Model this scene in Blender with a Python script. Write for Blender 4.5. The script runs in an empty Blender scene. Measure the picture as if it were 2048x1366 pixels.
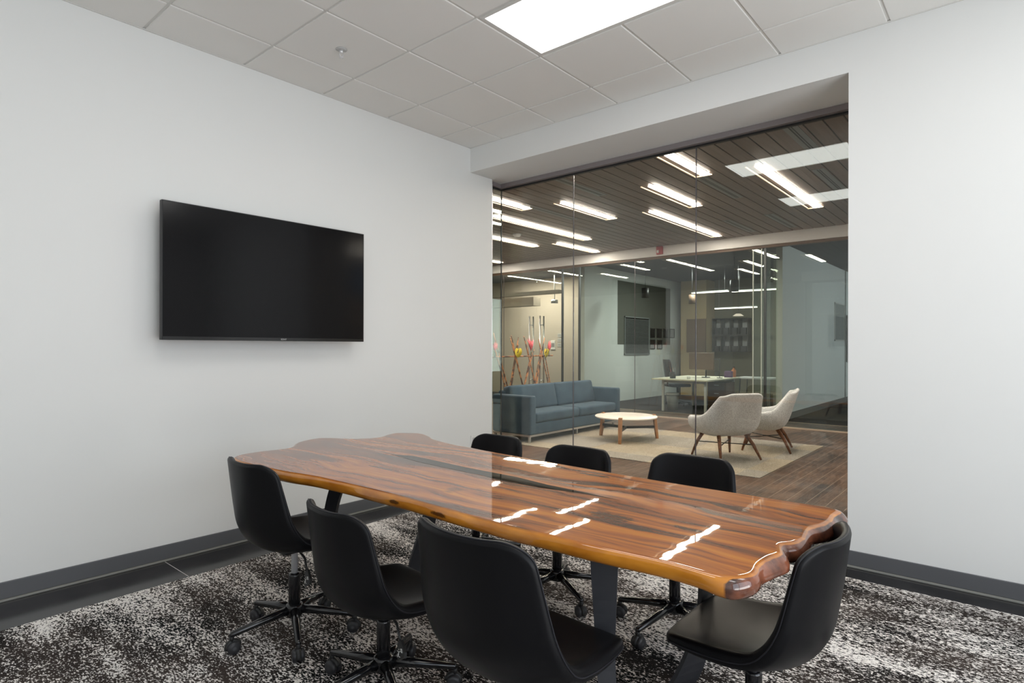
import bpy, math, random
from mathutils import Vector, Matrix, noise
random.seed(7)
PI = math.pi
COL = bpy.context.scene.collection
SC = bpy.context.scene

# ------------------------------------------------------------------ materials
def mat(name, col=(.5, .5, .5), rough=.5, metal=0.0, spec=.5, coat=0.0, coat_rough=.03, emis=None, estr=0.0, sheen=0.0):
    m = bpy.data.materials.new(name); m.use_nodes = True
    b = m.node_tree.nodes['Principled BSDF']
    b.inputs['Base Color'].default_value = (*col, 1)
    b.inputs['Roughness'].default_value = rough
    b.inputs['Metallic'].default_value = metal
    b.inputs['Specular IOR Level'].default_value = spec
    b.inputs['Coat Weight'].default_value = coat
    b.inputs['Coat Roughness'].default_value = coat_rough
    if sheen: b.inputs['Sheen Weight'].default_value = sheen
    if emis:
        b.inputs['Emission Color'].default_value = (*emis, 1)
        b.inputs['Emission Strength'].default_value = estr
    return m

class NT:
    """small node-tree helper"""
    def __init__(s, m): s.t = m.node_tree; s.b = s.t.nodes['Principled BSDF']
    def n(s, kind, **kw):
        nd = s.t.nodes.new(kind)
        for k, v in kw.items():
            if k.startswith('i_'): nd.inputs[k[2:].replace('_', ' ')].default_value = v
            else: setattr(nd, k, v)
        return nd
    def l(s, a, b): s.t.links.new(a, b)
    def pos(s, scale=(1, 1, 1), rot=(0, 0, 0), loc=(0, 0, 0), obj=False):
        if obj:
            g = s.n('ShaderNodeTexCoord').outputs['Object']
        else:
            g = s.n('ShaderNodeNewGeometry').outputs['Position']
        mp = s.n('ShaderNodeMapping')
        mp.inputs['Scale'].default_value = scale; mp.inputs['Rotation'].default_value = rot; mp.inputs['Location'].default_value = loc
        s.l(g, mp.inputs['Vector']); return mp.outputs['Vector']
    def noise(s, vec, scale, detail=4, rough=.5, dist=0):
        nd = s.n('ShaderNodeTexNoise'); nd.inputs['Scale'].default_value = scale; nd.inputs['Detail'].default_value = detail
        nd.inputs['Roughness'].default_value = rough; nd.inputs['Distortion'].default_value = dist
        s.l(vec, nd.inputs['Vector']); return nd.outputs['Fac']
    def ramp(s, fac, stops, interp='LINEAR'):
        r = s.n('ShaderNodeValToRGB'); r.color_ramp.interpolation = interp
        e = r.color_ramp.elements
        while len(e) < len(stops): e.new(.5)
        for x, (p, c) in zip(e, stops):
            x.position = p; x.color = (*c, 1) if not isinstance(c, float) else (c, c, c, 1)
        s.l(fac, r.inputs['Fac']); return r.outputs['Color']
    def mix(s, fac, a, b, mode='MIX'):
        x = s.n('ShaderNodeMix', data_type='RGBA', blend_type=mode)
        for sock, v in ((x.inputs[0], fac), (x.inputs[6], a), (x.inputs[7], b)):
            if isinstance(v, (int, float)): sock.default_value = v
            elif isinstance(v, tuple): sock.default_value = (*v, 1)
            else: s.l(v, sock)
        return x.outputs[2]
    def math(s, op, a, b=0.0):
        x = s.n('ShaderNodeMath', operation=op)
        for sock, v in ((x.inputs[0], a), (x.inputs[1], b)):
            if isinstance(v, (int, float)): sock.default_value = v
            else: s.l(v, sock)
        return x.outputs[0]
    def bump(s, h, strength=.2, dist=.01, to='Normal'):
        x = s.n('ShaderNodeBump'); x.inputs['Strength'].default_value = strength; x.inputs['Distance'].default_value = dist
        s.l(h, x.inputs['Height']); s.l(x.outputs['Normal'], s.b.inputs[to])
    def base(s, c): s.l(c, s.b.inputs['Base Color'])

def paint(name, col, rough=.75, bump=.04):
    m = mat(name, col, rough, spec=.3); t = NT(m)
    v = t.pos(); f = t.noise(v, 1.3, 3)
    t.base(t.mix(f, tuple(c * .985 for c in col), tuple(min(1, c * 1.01) for c in col)))
    t.bump(t.noise(v, 260, 2), bump, .002); return m

M = {}
M['wall'] = paint('wall_paint', (.785, .79, .775))
M['white'] = paint('white_drywall', (.78, .77, .75))
M['tile_ceiling'] = paint('ceiling_tile', (.84, .83, .80), .9, .12)
M['grid'] = mat('ceiling_grid', (.72, .71, .68), .5)
M['beige'] = paint('beige_wall', (.52, .46, .39))
M['office_wall'] = paint('office_wall', (.55, .58, .56))
M['dark_ceiling'] = paint('dark_ceiling', (.06, .06, .065))
M['dark_reflection'] = mat('dark_reflection', (.085, .09, .075), .8)
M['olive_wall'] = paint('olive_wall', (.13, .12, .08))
M['tan_wall'] = paint('tan_wall', (.36, .27, .15))
M['brown_panel'] = mat('brown_panel', (.12, .07, .04), .6)
M['frame_mauve'] = mat('header_frame', (.27, .24, .245), .45, .3)
M['black'] = mat('matte_black', (.012, .012, .012), .5)
M['gloss_black'] = mat('gloss_black', (.008, .008, .009), .16, spec=.6)
M['blue_black'] = mat('powder_coat', (.022, .023, .028), .42)
M['chrome'] = mat('chrome', (.85, .85, .87), .3, .5)
M['steel'] = mat('brushed_steel', (.62, .62, .62), .28, 1.0)
M['alu'] = mat('aluminium', (.45, .46, .46), .35, .8)
M['base'] = mat('rubber_baseboard', (.105, .108, .115), .45)
M['base_toe'] = mat('baseboard_toe', (.24, .24, .22), .5)
M['plastic_white'] = mat('white_plastic', (.75, .75, .73), .35)
M['gray'] = mat('mid_grey', (.25, .25, .25), .5)
M['light_gray'] = mat('light_grey', (.5, .5, .49), .5)
M['red'] = mat('alarm_red', (.35, .02, .025), .35)
M['purple'] = mat('purple', (.10, .04, .13), .5)
M['orange'] = mat('orange', (.45, .15, .05), .5)
M['seam'] = mat('glass_seam', (.13, .115, .125), .25, .3)
M['seam_light'] = mat('polished_edge', (.45, .5, .45), .15)

def emis(name, col, s):
    m = bpy.data.materials.new(name); m.use_nodes = True; t = m.node_tree; t.nodes.clear()
    e = t.nodes.new('ShaderNodeEmission'); e.inputs[0].default_value = (*col, 1); e.inputs[1].default_value = s
    o = t.nodes.new('ShaderNodeOutputMaterial'); t.links.new(e.outputs[0], o.inputs[0]); return m
M['panel_light'] = emis('panel_light', (1, .985, .96), 10.0)
M['strip_light'] = emis('strip_light', (1, .88, .75), 80.0)
M['lip_glow'] = mat('lit_lip', (.9, .75, .55), .4, emis=(1, .74, .48), estr=.9)  # emission stands in for lamp light caught on the lip and end cap
M['office_light'] = emis('office_light', (1, .92, .8), 5.0)
M['shade_light'] = emis('shade_light', (1, .85, .68), 1.2)

def glass(name, tint):
    m = bpy.data.materials.new(name); m.use_nodes = True; t = m.node_tree; t.nodes.clear()
    tr = t.nodes.new('ShaderNodeBsdfTransparent'); tr.inputs[0].default_value = (*tint, 1)
    gl = t.nodes.new('ShaderNodeBsdfGlossy'); gl.inputs['Roughness'].default_value = 0.0; gl.inputs[0].default_value = (.95, 1, .97, 1)
    lw = t.nodes.new('ShaderNodeLayerWeight'); lw.inputs[0].default_value = .5
    p5 = t.nodes.new('ShaderNodeMath'); p5.operation = 'POWER'; p5.inputs[1].default_value = 5.0; t.links.new(lw.outputs['Facing'], p5.inputs[0])
    fr = t.nodes.new('ShaderNodeMath'); fr.operation = 'MULTIPLY_ADD'; fr.inputs[1].default_value = .955; fr.inputs[2].default_value = .045; t.links.new(p5.outputs[0], fr.inputs[0])
    mx = t.nodes.new('ShaderNodeMixShader'); o = t.nodes.new('ShaderNodeOutputMaterial')
    t.links.new(fr.outputs[0], mx.inputs[0]); t.links.new(tr.outputs[0], mx.inputs[1]); t.links.new(gl.outputs[0], mx.inputs[2]); t.links.new(mx.outputs[0], o.inputs[0])
    return m
M['glass'] = glass('clear_glass', (.975, .985, .975))
M['glass_green'] = glass('green_glass', (.93, .96, .935))

# dark stone tile at the edge of the meeting room
m = mat('dark_tile', (.05, .05, .055), .14); t = NT(m); v = t.pos()
n1 = t.noise(v, 3.2, 6, .6)
t.base(t.ramp(n1, [(.35, (.012, .012, .013)), (.65, (.032, .031, .033))]))
t.l(t.ramp(n1, [(.3, .10), (.7, .2)]), t.b.inputs['Roughness']); M['dark_tile'] = m

# black, white and brown heathered carpet
m = mat('heather_carpet', (.1, .1, .1), .95, spec=.1); t = NT(m)
v = t.pos((1, 1.9, 1)); vb = t.pos((.55, 1.5, 1))
fine = t.noise(v, 78, 3, .62); big = t.noise(vb, 2.1, 4, .6)
band = t.noise(t.pos((.5, 5.0, 1)), 3.0, 2, .5)
th = t.math('ADD', t.math('MULTIPLY', t.math('SUBTRACT', big, .485), .54), t.math('MULTIPLY', t.math('SUBTRACT', band, .5), .16))
sumv = t.math('ADD', fine, th)
gap = t.noise(t.pos((1, 1, 1), loc=(4, 2, 0)), 1.6, 3)
dark = t.mix(t.ramp(gap, [(.4, 0.0), (.6, 1.0)]), (.004, .004, .005), (.050, .039, .034))
fleck = t.ramp(sumv, [(.525, 0.0), (.56, 1.0)])
spec2 = t.noise(v, 190, 2)
light = t.mix(spec2, (.66, .62, .585), (1.0, .97, .94))
c = t.mix(fleck, dark, light)
t.base(c); t.bump(t.noise(v, 320, 2), .5, .004); M['carpet'] = m

# lounge floor: brown wood-look planks with pale joints running away from the glass
m = mat('lounge_plank_floor', (.2, .12, .08), .32); t = NT(m)
vv = t.pos((1, 1, 1), (0, 0, PI / 2), (0, -1.095 - .1524 * .0, 0))
br = t.n('ShaderNodeTexBrick', offset=.37, offset_frequency=2, squash=1.0)
br.inputs['Scale'].default_value = 1.0; br.inputs['Brick Width'].default_value = .92; br.inputs['Row Height'].default_value = .1524
br.inputs['Mortar Size'].default_value = .0028; br.inputs['Mortar Smooth'].default_value = 0; br.inputs['Bias'].default_value = 0
br.inputs['Color1'].default_value = (0, 0, 0, 1); br.inputs['Color2'].default_value = (1, 1, 1, 1); br.inputs['Mortar'].default_value = (.5, .5, .5, 1)
t.l(vv, br.inputs['Vector'])
gr = t.noise(t.pos((9, 1.2, 1)), 3.0, 6, .6, .4); bl = t.noise(t.pos(), 2.6, 5, .6)
tone = t.math('ADD', t.math('MULTIPLY', gr, .55), t.math('MULTIPLY', bl, .35))
tone = t.math('ADD', tone, t.math('MULTIPLY', br.outputs['Color'], .13))
wood = t.ramp(tone, [(.36, (.030, .018, .012)), (.52, (.105, .058, .036)), (.70, (.23, .135, .085))])
sx = t.n('ShaderNodeSeparateXYZ'); t.l(t.pos((1 / .1524, 1, 1), loc=(1.095 / .1524 + .009, 0, 0)), sx.inputs[0])
jt = t.math('LESS_THAN', t.math('FRACT', sx.outputs[0]), .018)
t.base(t.mix(jt, t.mix(t.math('MULTIPLY', br.outputs['Fac'], .55), wood, (.30, .20, .14)), (.60, .48, .37))); M['plank_floor'] = m

m = mat('ceiling_plank', (.16, .11, .085), .42); t = NT(m)
g1 = t.noise(t.pos((14, .6, 1)), 2.4, 5, .6); g2 = t.noise(t.pos((6.56, .45, 1)), 1.0, 1)
t.base(t.ramp(t.math('ADD', t.math('MULTIPLY', g1, .6), t.math('MULTIPLY', g2, .4)), [(.3, (.115, .078, .060)), (.7, (.215, .155, .122))])); M['ceiling_plank'] = m

m = mat('lounge_rug', (.5, .46, .38), .95, spec=.1); t = NT(m)
f = t.noise(t.pos(), 150, 3, .7)
ck = t.n('ShaderNodeTexChecker'); ck.inputs['Scale'].default_value = 1.0
t.l(t.pos((1 / 1.03, 1 / .86, .001), loc=(.2, .3, .5)), ck.inputs['Vector'])
a_ = t.ramp(f, [(.40, (.17, .145, .105)), (.58, (.56, .49, .385))]); b_ = t.ramp(f, [(.40, (.12, .11, .095)), (.58, (.48, .445, .385))])
t.base(t.mix(ck.outputs['Fac'], a_, b_)); t.bump(f, .4, .004); M['rug'] = m

# live-edge slab
m = mat('live_edge_wood', (.4, .15, .04), .45, coat=1.0, coat_rough=.012); t = NT(m); t.b.inputs['Coat IOR'].default_value = 1.65
vw = t.pos((.38, 7.0, 1.5)); warp = t.noise(t.pos((.7, 1.3, 1)), 1.5, 3, .5)
vx = t.n('ShaderNodeVectorMath', operation='ADD'); t.l(vw, vx.inputs[0])
cb = t.n('ShaderNodeCombineXYZ'); t.l(t.math('MULTIPLY', warp, 2.6), cb.inputs[1]); t.l(cb.outputs[0], vx.inputs[1])
g1 = t.noise(vx.outputs[0], 1.6, 8, .62, .6); g2 = t.noise(vx.outputs[0], 9.0, 4, .6)
g = t.math('ADD', t.math('MULTIPLY', g1, .78), t.math('MULTIPLY', g2, .22))
woodc = t.ramp(g, [(.34, (.008, .002, .001)), (.42, (.075, .016, .002)), (.49, (.27, .066, .003)), (.57, (.44, .128, .004)), (.72, (.58, .215, .010))])
kn = t.noise(t.pos((2.2, 4.2, 1), loc=(2.6, -3.3, 0)), 1.5, 3)
sap = t.n('ShaderNodeAttribute', attribute_name='sap').outputs['Fac']
def knot(col_in, x, y, z, rx, ry, rz):
    mp = t.pos((1 / rx, 1 / ry, 1 / rz), loc=(-x / rx, -y / ry, -z / rz))
    ln = t.n('ShaderNodeVectorMath', operation='LENGTH'); t.l(mp, ln.inputs[0])
    nz = t.noise(t.pos((3, 6, 3)), 12, 4, .6)
    d = t.math('ADD', ln.outputs['Value'], t.math('MULTIPLY', t.math('SUBTRACT', nz, .5), 1.6))
    return t.mix(t.ramp(d, [(.55, .85), (.95, 0.0)]), col_in, (.035, .010, .004))
for kx, ky, rx, ry in ((-1.06, 1.76, .11, .05), (-.93, 1.70, .07, .025), (-.80, 1.80, .09, .02), (-1.45, 2.28, .12, .02), (-2.30, 1.75, .13, .015)): woodc = knot(woodc, kx, ky, .76, rx, ry, .05)
woodc = t.mix(t.ramp(kn, [(.66, 0.0), (.74, .8)]), woodc, (.05, .014, .004))
sapn = t.ramp(t.noise(t.pos((1.2, 3, 3)), 6, 4), [(.3, (.42, .13, .008)), (.7, (.68, .27, .03))])
for kx, rx in ((-1.585, .055), (-1.84, .032)): sapn = knot(sapn, kx, 1.455, .735, rx, .03, .010)
bark = t.n('ShaderNodeAttribute', attribute_name='bark').outputs['Fac']
barkn = t.math('MULTIPLY_ADD', t.noise(t.pos(), 11, 3), .5) if False else t.noise(t.pos(), 9, 5, .6)
bf = t.ramp(t.math('ADD', bark, t.math('MULTIPLY', t.math('SUBTRACT', t.noise(t.pos(), 16, 3), .5), .5)), [(.42, 0.0), (.58, 1.0)])
t.base(t.mix(bf, t.mix(sap, woodc, sapn), t.ramp(barkn, [(.35, (.03, .010, .006)), (.65, (.27, .085, .04))])))
bp = t.n('ShaderNodeBump'); bp.inputs['Strength'].default_value = .045; bp.inputs['Distance'].default_value = .01
t.b.inputs['Specular IOR Level'].default_value = .12; t.l(t.noise(t.pos(), 5.0, 2), bp.inputs['Height']); t.l(bp.outputs['Normal'], t.b.inputs['Coat Normal']); M['slab'] = m
M['resin'] = mat('dark_resin', (.010, .011, .008), .5, spec=.0, coat=1.0, coat_rough=.012)
m = mat('black_leather', (.004, .004, .005), .38, spec=.18); t = NT(m); t.bump(t.noise(t.pos(obj=True), 420, 2), .12, .001); M['leather'] = m
M['piping'] = mat('leather_piping', (.012, .012, .016), .42, spec=.35)
m = mat('walnut', (.16, .065, .03), .4); t = NT(m); t.base(t.ramp(t.noise(t.pos((8, 8, 1), obj=True), 9, 4), [(.3, (.10, .038, .016)), (.7, (.26, .11, .05))])); M['walnut'] = m
m = mat('oak', (.42, .2, .08), .4); t = NT(m); t.base(t.ramp(t.noise(t.pos((8, 8, 1), obj=True), 9, 4), [(.3, (.30, .13, .05)), (.7, (.48, .24, .10))])); M['oak'] = m
M['tabletop_white'] = mat('white_laminate', (.82, .76, .68), .35)
m = mat('boucle', (.7, .69, .66), .95, spec=.1, sheen=.2); t = NT(m); f = t.noise(t.pos(obj=True), 210, 2, .6)
t.base(t.ramp(f, [(.36, (.25, .26, .26)), (.50, (.80, .82, .82))])); t.bump(f, .5, .004); M['boucle'] = m
m = mat('blue_velvet', (.045, .085, .11), .85, spec=.2, sheen=.12); t = NT(m); f = t.noise(t.pos(obj=True), 5, 5, .6)
t.base(t.ramp(f, [(.35, (.030, .060, .090)), (.65, (.048, .088, .124))])); t.bump(t.noise(t.pos(obj=True), 200, 2), .15, .002); M['velvet'] = m
m = mat('bamboo', (.45, .22, .09), .45); t = NT(m); t.base(t.ramp(t.noise(t.pos(), 14, 3), [(.42, (.07, .028, .015)), (.58, (.55, .24, .09))])); M['bamboo'] = m
M['yellow_petal'] = mat('yellow_petal', (.62, .48, .02), .45)
M['pink_petal'] = mat('pink_petal', (.75, .12, .14), .5)
M['office_carpet'] = paint('office_carpet', (.035, .035, .04), .95, .5)
m = mat('tv_screen', (.005, .005, .006), .13, spec=.22); M['screen'] = m
M['strip_metal'] = mat('floor_strip', (.62, .52, .42), .4, .3)
M['net'] = mat('slat_grey', (.16, .18, .18), .4)
M['leafg'] = mat('foliage', (.05, .09, .02), .7)

# ------------------------------------------------------------------ mesh helpers
class MB:
    def __init__(s): s.v = []; s.f = []; s.sm = []
    def add(s, vs, fs, smooth=False):
        o = len(s.v); s.v += [tuple(p) for p in vs]
        s.f += [tuple(i + o for i in f) for f in fs]; s.sm += [smooth] * len(fs); return s
    def box(s, x0, x1, y0, y1, z0, z1, mtx=None):
        vs = [(x, y, z) for x in (x0, x1) for y in (y0, y1) for z in (z0, z1)]
        if mtx is not None: vs = [mtx @ Vector(p) for p in vs]
        return s.add(vs, [(0, 1, 3, 2), (4, 6, 7, 5), (0, 4, 5, 1), (2, 3, 7, 6), (0, 2, 6, 4), (1, 5, 7, 3)])
    def rbox(s, x0, x1, y0, y1, z0, z1, r=.02, n=4, mtx=None):
        """box with all edges rounded"""
        cx, cy, cz = (x0 + x1) / 2, (y0 + y1) / 2, (z0 + z1) / 2
        hx, hy, hz = (x1 - x0) / 2, (y1 - y0) / 2, (z1 - z0) / 2
        r = min(r, hx, hy, hz) * .999
        rings = []
        angs = [-PI / 2 + PI * i / (2 * n + 1) for i in range(2 * n + 2)]
        for k, a in enumerate(angs):
            zc = (-1 if k <= n else 1) * (hz - r) + r * math.sin(a if True else 0)
            a2 = (-PI / 2 + PI / 2 * k / n) if k <= n else (PI / 2 * (k - n - 1) / n)
            zc = (-(hz - r) if k <= n else (hz - r)) + r * math.sin(a2); rr = r * math.cos(a2)
            ring = []
            for q, (sx, sy) in enumerate(((1, 1), (-1, 1), (-1, -1), (1, -1))):
                for j in range(n + 1):
                    b = PI / 2 * q + PI / 2 * j / n
                    ring.append(Vector((cx + sx * (hx - r) + rr * math.cos(b), cy + sy * (hy - r) + rr * math.sin(b), cz + zc)))
            rings.append(ring)
        N = len(rings[0]); vs = [p for ring in rings for p in ring]; fs = []
        for i in range(len(rings) - 1):
            for j in range(N): fs.append((i * N + j, i * N + (j + 1) % N, (i + 1) * N + (j + 1) % N, (i + 1) * N + j))
        fs.append(tuple(range(N - 1, -1, -1))); fs.append(tuple((len(rings) - 1) * N + j for j in range(N)))
        if mtx is not None: vs = [mtx @ p for p in vs]
        return s.add(vs, fs, True)
    def tube(s, pts, rad, n=12, cap=True, smooth=True, flat=1.0):
        pts = [Vector(p) for p in pts]
        if not isinstance(rad, (list, tuple)): rad = [rad] * len(pts)
        vs = []; prev = None
        for i, p in enumerate(pts):
            d = (pts[min(i + 1, len(pts) - 1)] - pts[max(i - 1, 0)]).normalized()
            if prev is None:
                u = d.cross(Vector((0, 0, 1)))
                if u.length < 1e-3: u = Vector((1, 0, 0))
                u.normalize()
            else:
                u = (prev - d * prev.dot(d)).normalized()
            prev = u; w = d.cross(u)
            for j in range(n):
                a = 2 * PI * j / n
                vs.append(p + (u * math.cos(a) + w * math.sin(a) * flat) * rad[i])
        fs = [(i * n + j, i * n + (j + 1) % n, (i + 1) * n + (j + 1) % n, (i + 1) * n + j) for i in range(len(pts) - 1) for j in range(n)]
        s.add(vs, fs, smooth)
        if cap:
            o = len(s.v) - len(vs); k = (len(pts) - 1) * n
            s.f += [tuple(o + j for j in range(n - 1, -1, -1)), tuple(o + k + j for j in range(n))]; s.sm += [False, False]
        return s
    def lathe(s, prof, n=24, c=(0, 0, 0), smooth=True, axis='z'):
        vs = []
        for r, z in prof:
            for j in range(n):
                a = 2 * PI * j / n
                p = (r * math.cos(a), r * math.sin(a), z)
                if axis == 'x': p = (p[2], p[0], p[1])
                if axis == 'y': p = (p[1], p[2], p[0])
                vs.append((c[0] + p[0], c[1] + p[1], c[2] + p[2]))
        fs = [(i * n + j, i * n + (j + 1) % n, (i + 1) * n + (j + 1) % n, (i + 1) * n + j) for i in range(len(prof) - 1) for j in range(n)]
        s.add(vs, fs, smooth); o = len(s.v) - len(vs); k = (len(prof) - 1) * n
        s.f += [tuple(o + j for j in range(n - 1, -1, -1)), tuple(o + k + j for j in range(n))]; s.sm += [False, False]; return s
    def build(s, name, m, parent=None, bevel=0, loc=None):
        me = bpy.data.meshes.new(name); me.from_pydata([tuple(p) for p in s.v], [], s.f); me.update()
        me.polygons.foreach_set('use_smooth', s.sm)
        import bmesh
        bm = bmesh.new(); bm.from_mesh(me); bmesh.ops.recalc_face_normals(bm, faces=bm.faces); bm.to_mesh(me); bm.free()
        me.materials.append(m)
        o = bpy.data.objects.new(name, me); COL.objects.link(o)
        if parent: o.parent = parent
        if loc: o.location = loc
        if bevel:
            b = o.modifiers.new('bevel', 'BEVEL'); b.width = bevel; b.segments = 2; b.limit_method = 'ANGLE'
        return o

def tag(o, label=None, cat=None, group=None, kind=None):
    if label: o['label'] = label
    if cat: o['category'] = cat
    if group: o['group'] = group
    if kind: o['kind'] = kind
    return o
def thing(name, label, cat, loc=(0, 0, 0), rz=0, group=None):
    o = bpy.data.objects.new(name, None); COL.objects.link(o); o.empty_display_size = .1
    o.location = loc; o.rotation_euler = (0, 0, rz); return tag(o, label, cat, group)
def struct(name, mb, m, label=None, bevel=0, cat=None):
    o = mb.build(name, m, bevel=bevel); o['kind'] = 'structure'; o['category'] = cat or name.split('_')[0]
    o['label'] = label or name.replace('_', ' '); return o
def single(name, mb, m, label, cat, group=None, bevel=0, loc=None):
    return tag(mb.build(name, m, bevel=bevel, loc=loc), label, cat, group)
def dup(root, loc, rz, label=None, group=None):
    r = root.copy(); COL.objects.link(r); r.location = loc; r.rotation_euler = (0, 0, rz)
    if label: r['label'] = label
    if group: r['group'] = group
    for ch in list(root.children):
        c = ch.copy(); COL.objects.link(c); c.parent = r
        for g in list(ch.children):
            d = g.copy(); COL.objects.link(d); d.parent = c
    return r
def cr(pts, n, ease=0.0):
    """Catmull-Rom through pts, n samples in total, crowded towards both ends by ease"""
    P = [Vector(p) for p in pts]; out = []
    m_ = len(P) - 1
    for k in range(n):
        u = k / (n - 1); u = (u - ease * math.sin(2 * PI * u) / (2 * PI)) * m_; i = min(int(u), m_ - 1); f = u - i
        p0, p1, p2, p3 = P[max(i - 1, 0)], P[i], P[i + 1], P[min(i + 2, m_)]
        out.append(.5 * ((2 * p1) + (-p0 + p2) * f + (2 * p0 - 5 * p1 + 4 * p2 - p3) * f * f + (-p0 + 3 * p1 - 3 * p2 + p3) * f ** 3))
    return out
def holes(x0, x1, y0, y1, hs):
    """rectangles left of [x0,x1]x[y0,y1] after cutting the rectangles hs"""
    hs = [h for h in hs if h[0] < x1 and h[1] > x0 and h[2] < y1 and h[3] > y0]
    xs = sorted({x0, x1} | {c for h in hs for c in h[:2] if x0 < c < x1}); out = []
    for a, b in zip(xs, xs[1:]):
        cuts = sorted((max(y0, h[2]), min(y1, h[3])) for h in hs if h[0] < b - 1e-6 and h[1] > a + 1e-6); y = y0
        for c, d in cuts:
            if c > y + 1e-6: out.append((a, b, y, c))
            y = max(y, d)
        if y < y1 - 1e-6: out.append((a, b, y, y1))
    return out

H = 3.26; XL = -4.05; YB = 4.114; XR = -.803; YG = 4.67; ZH = 3.025
RX = 2.2; RY = -1.7                      # hidden ends of the meeting room
FG = 10.50; FF = 10.42                   # far glass, face of the bulkhead

# ------------------------------------------------------------------ meeting room shell
b = MB()
b.box(XL - .17, XL, RY, 4.43, 0, H + .05)
struct('wall_left', b, M['wall'], 'white wall that carries the television')
b = MB(); b.box(XR, RX + .1, YB, 4.76, 0, H + .05); b.box(XL, XR, YB, 4.76, ZH, H + .05); b.box(XL - .17, XL, 4.43, 4.76, ZH, H + .05)
struct('wall_back', b, M['wall'], 'white wall with the header over the glass partition')
b = MB(); b.box(XL - .13, RX + .1, RY - .1, RY, 0, H + .05); struct('wall_front', b, M['wall'], 'white wall behind the camera')
WY0, WY1, WZ0, WZ1 = -1.4, 3.1, .15, 2.95
b = MB(); b.box(RX, RX + .15, RY, WY0, 0, H); b.box(RX, RX + .15, WY1, YB, 0, H); b.box(RX, RX + .15, WY0, WY1, 0, WZ0); b.box(RX, RX + .15, WY0, WY1, WZ1, H)
struct('wall_right', b, M['wall'], 'white wall with the window onto daylight')
b = MB()
for y in (WY0, (WY0 + WY1) / 2 - .03, WY1 - .06): b.box(RX + .03, RX + .1, y, y + .06, WZ0, WZ1)
for z in (WZ0, WZ1 - .06): b.box(RX + .03, RX + .1, WY0, WY1, z, z + .06)
struct('window_4', b, M['blue_black'], 'dark framed outside window')

# floor: dark tile border under a carpet
b = MB(); b.box(XL - .13, RX + .1, RY - .1, YG + .05, -.1, 0)
struct('floor', b, M['dark_tile'], 'dark stone tile floor of the meeting room')
b = MB()
for y in (-.99, 1.41, 3.81): b.box(XL, -3.5, y - .002, y + .002, 0, .0006)
struct('trim_1', b, M['light_gray'], 'pale joint across the dark tile border', cat='joint')
b = MB(); zc = .006
L0 = [(-3.585, RY + .1), (-3.614, .56), (-3.66, 1.8), (-3.724, 2.718), (-3.76, 3.89)]
vs = [(x, y, zc) for x, y in L0] + [(1.9, 3.89, zc), (1.9, RY + .1, zc)]
k = len(vs); vs += [(x, y, 0) for x, y, z in vs]
b.add(vs, [tuple(range(k))] + [(i, (i + 1) % k, k + (i + 1) % k, k + i) for i in range(k)])
single('carpet', b, M['carpet'], 'black and white heathered carpet under the meeting table', 'carpet')

# baseboards
def baseboard(name, x0, x1, y0, y1, label):
    b = MB(); b.box(x0, x1, y0, y1, .012, .10); o = struct(name, b, M['base'], label, .003)
    ax = (x1 - x0) < (y1 - y0); b = MB()
    if ax: b.box(x0, x1 + .012, y0, y1, 0, .012)
    else: b.box(x0, x1, y0 - .012, y1, 0, .012)
    b.build('toe_strip', M['base_toe'], o, .003)
baseboard('baseboard_left', XL, XL + .012, RY, 4.43, 'dark grey baseboard along the television wall')
baseboard('baseboard_back', XR, RX, YB - .012, YB, 'dark grey baseboard along the white wall right of the glass')

# ceiling of lay-in tiles
XB0, Y0, T = -3.639, 1.289, .6096
xs = [XL] + [XB0 + T * k for k in range(0, 10)] + [RX]; xs = [x for x in xs if x <= RX]
ys = [RY] + [Y0 + T * k for k in range(-4, 5)] + [YB]
panels = [(2, 4, 2, 3), (6, 8, 2, 3), (2, 4, -1, 0), (6, 8, -1, 0)]
def in_panel(xc, yc):
    for a, c, d, e in panels:
        if XB0 + T * a < xc < XB0 + T * c and Y0 + T * d < yc < Y0 + T * e: return True
b = MB(); g = .009
for x0, x1 in zip(xs, xs[1:]):
    for y0, y1 in zip(ys, ys[1:]):
        if in_panel((x0 + x1) / 2, (y0 + y1) / 2): continue
        ex0, ex1 = x0 + (g if x0 > XL else 0), x1 - (g if x1 < RX else 0)
        ey0, ey1 = y0 + (g if y0 > RY else 0), y1 - (g if y1 < YB else 0)
        b.box(ex0, ex1, ey0, ey1, H - .002, H + .02)
struct('ceiling', b, M['tile_ceiling'], 'suspended ceiling of square white tiles', .002)
b = MB(); b.box(XL - .1, RX + .1, RY - .1, YB + .02, H + .006, H + .05)
struct('trim_2', b, M['grid'], 'ceiling grid between the white tiles', cat='ceiling grid')
b = MB(); e = .012
b.box(XL, XL + e, RY, YB, H - .004, H + .003); b.box(XL, RX, YB - e, YB, H - .004, H + .003)
struct('trim_3', b, M['grid'], 'edge moulding round the tiled ceiling', cat='edge moulding')
for i, (a, c, d, e) in enumerate(panels):
    x0, x1, y0, y1 = XB0 + T * a, XB0 + T * c, Y0 + T * d, Y0 + T * e
    t_ = thing('ceiling_light', ['bright flat panel light among the ceiling tiles', 'flat panel light nearer the outside window', 'flat panel light behind the camera', 'flat panel light in the corner behind the camera'][i], 'ceiling light', ((x0 + x1) / 2, (y0 + y1) / 2, H), group='panel lights')
    hx, hy = (x1 - x0) / 2 - .012, (y1 - y0) / 2 - .012; f = .022
    b = MB(); b.box(-hx, hx, -hy, -hy + f, -.002, .02); b.box(-hx, hx, hy - f, hy, -.002, .02); b.box(-hx, -hx + f, -hy + f, hy - f, -.002, .02); b.box(hx - f, hx, -hy + f, hy - f, -.002, .02)
    b.build('frame', M['grid'], t_)
    b = MB(); b.box(-hx + f, hx - f, -hy + f, hy - f, .002, .006); b.build('diffuser', M['panel_light'], t_)
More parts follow.
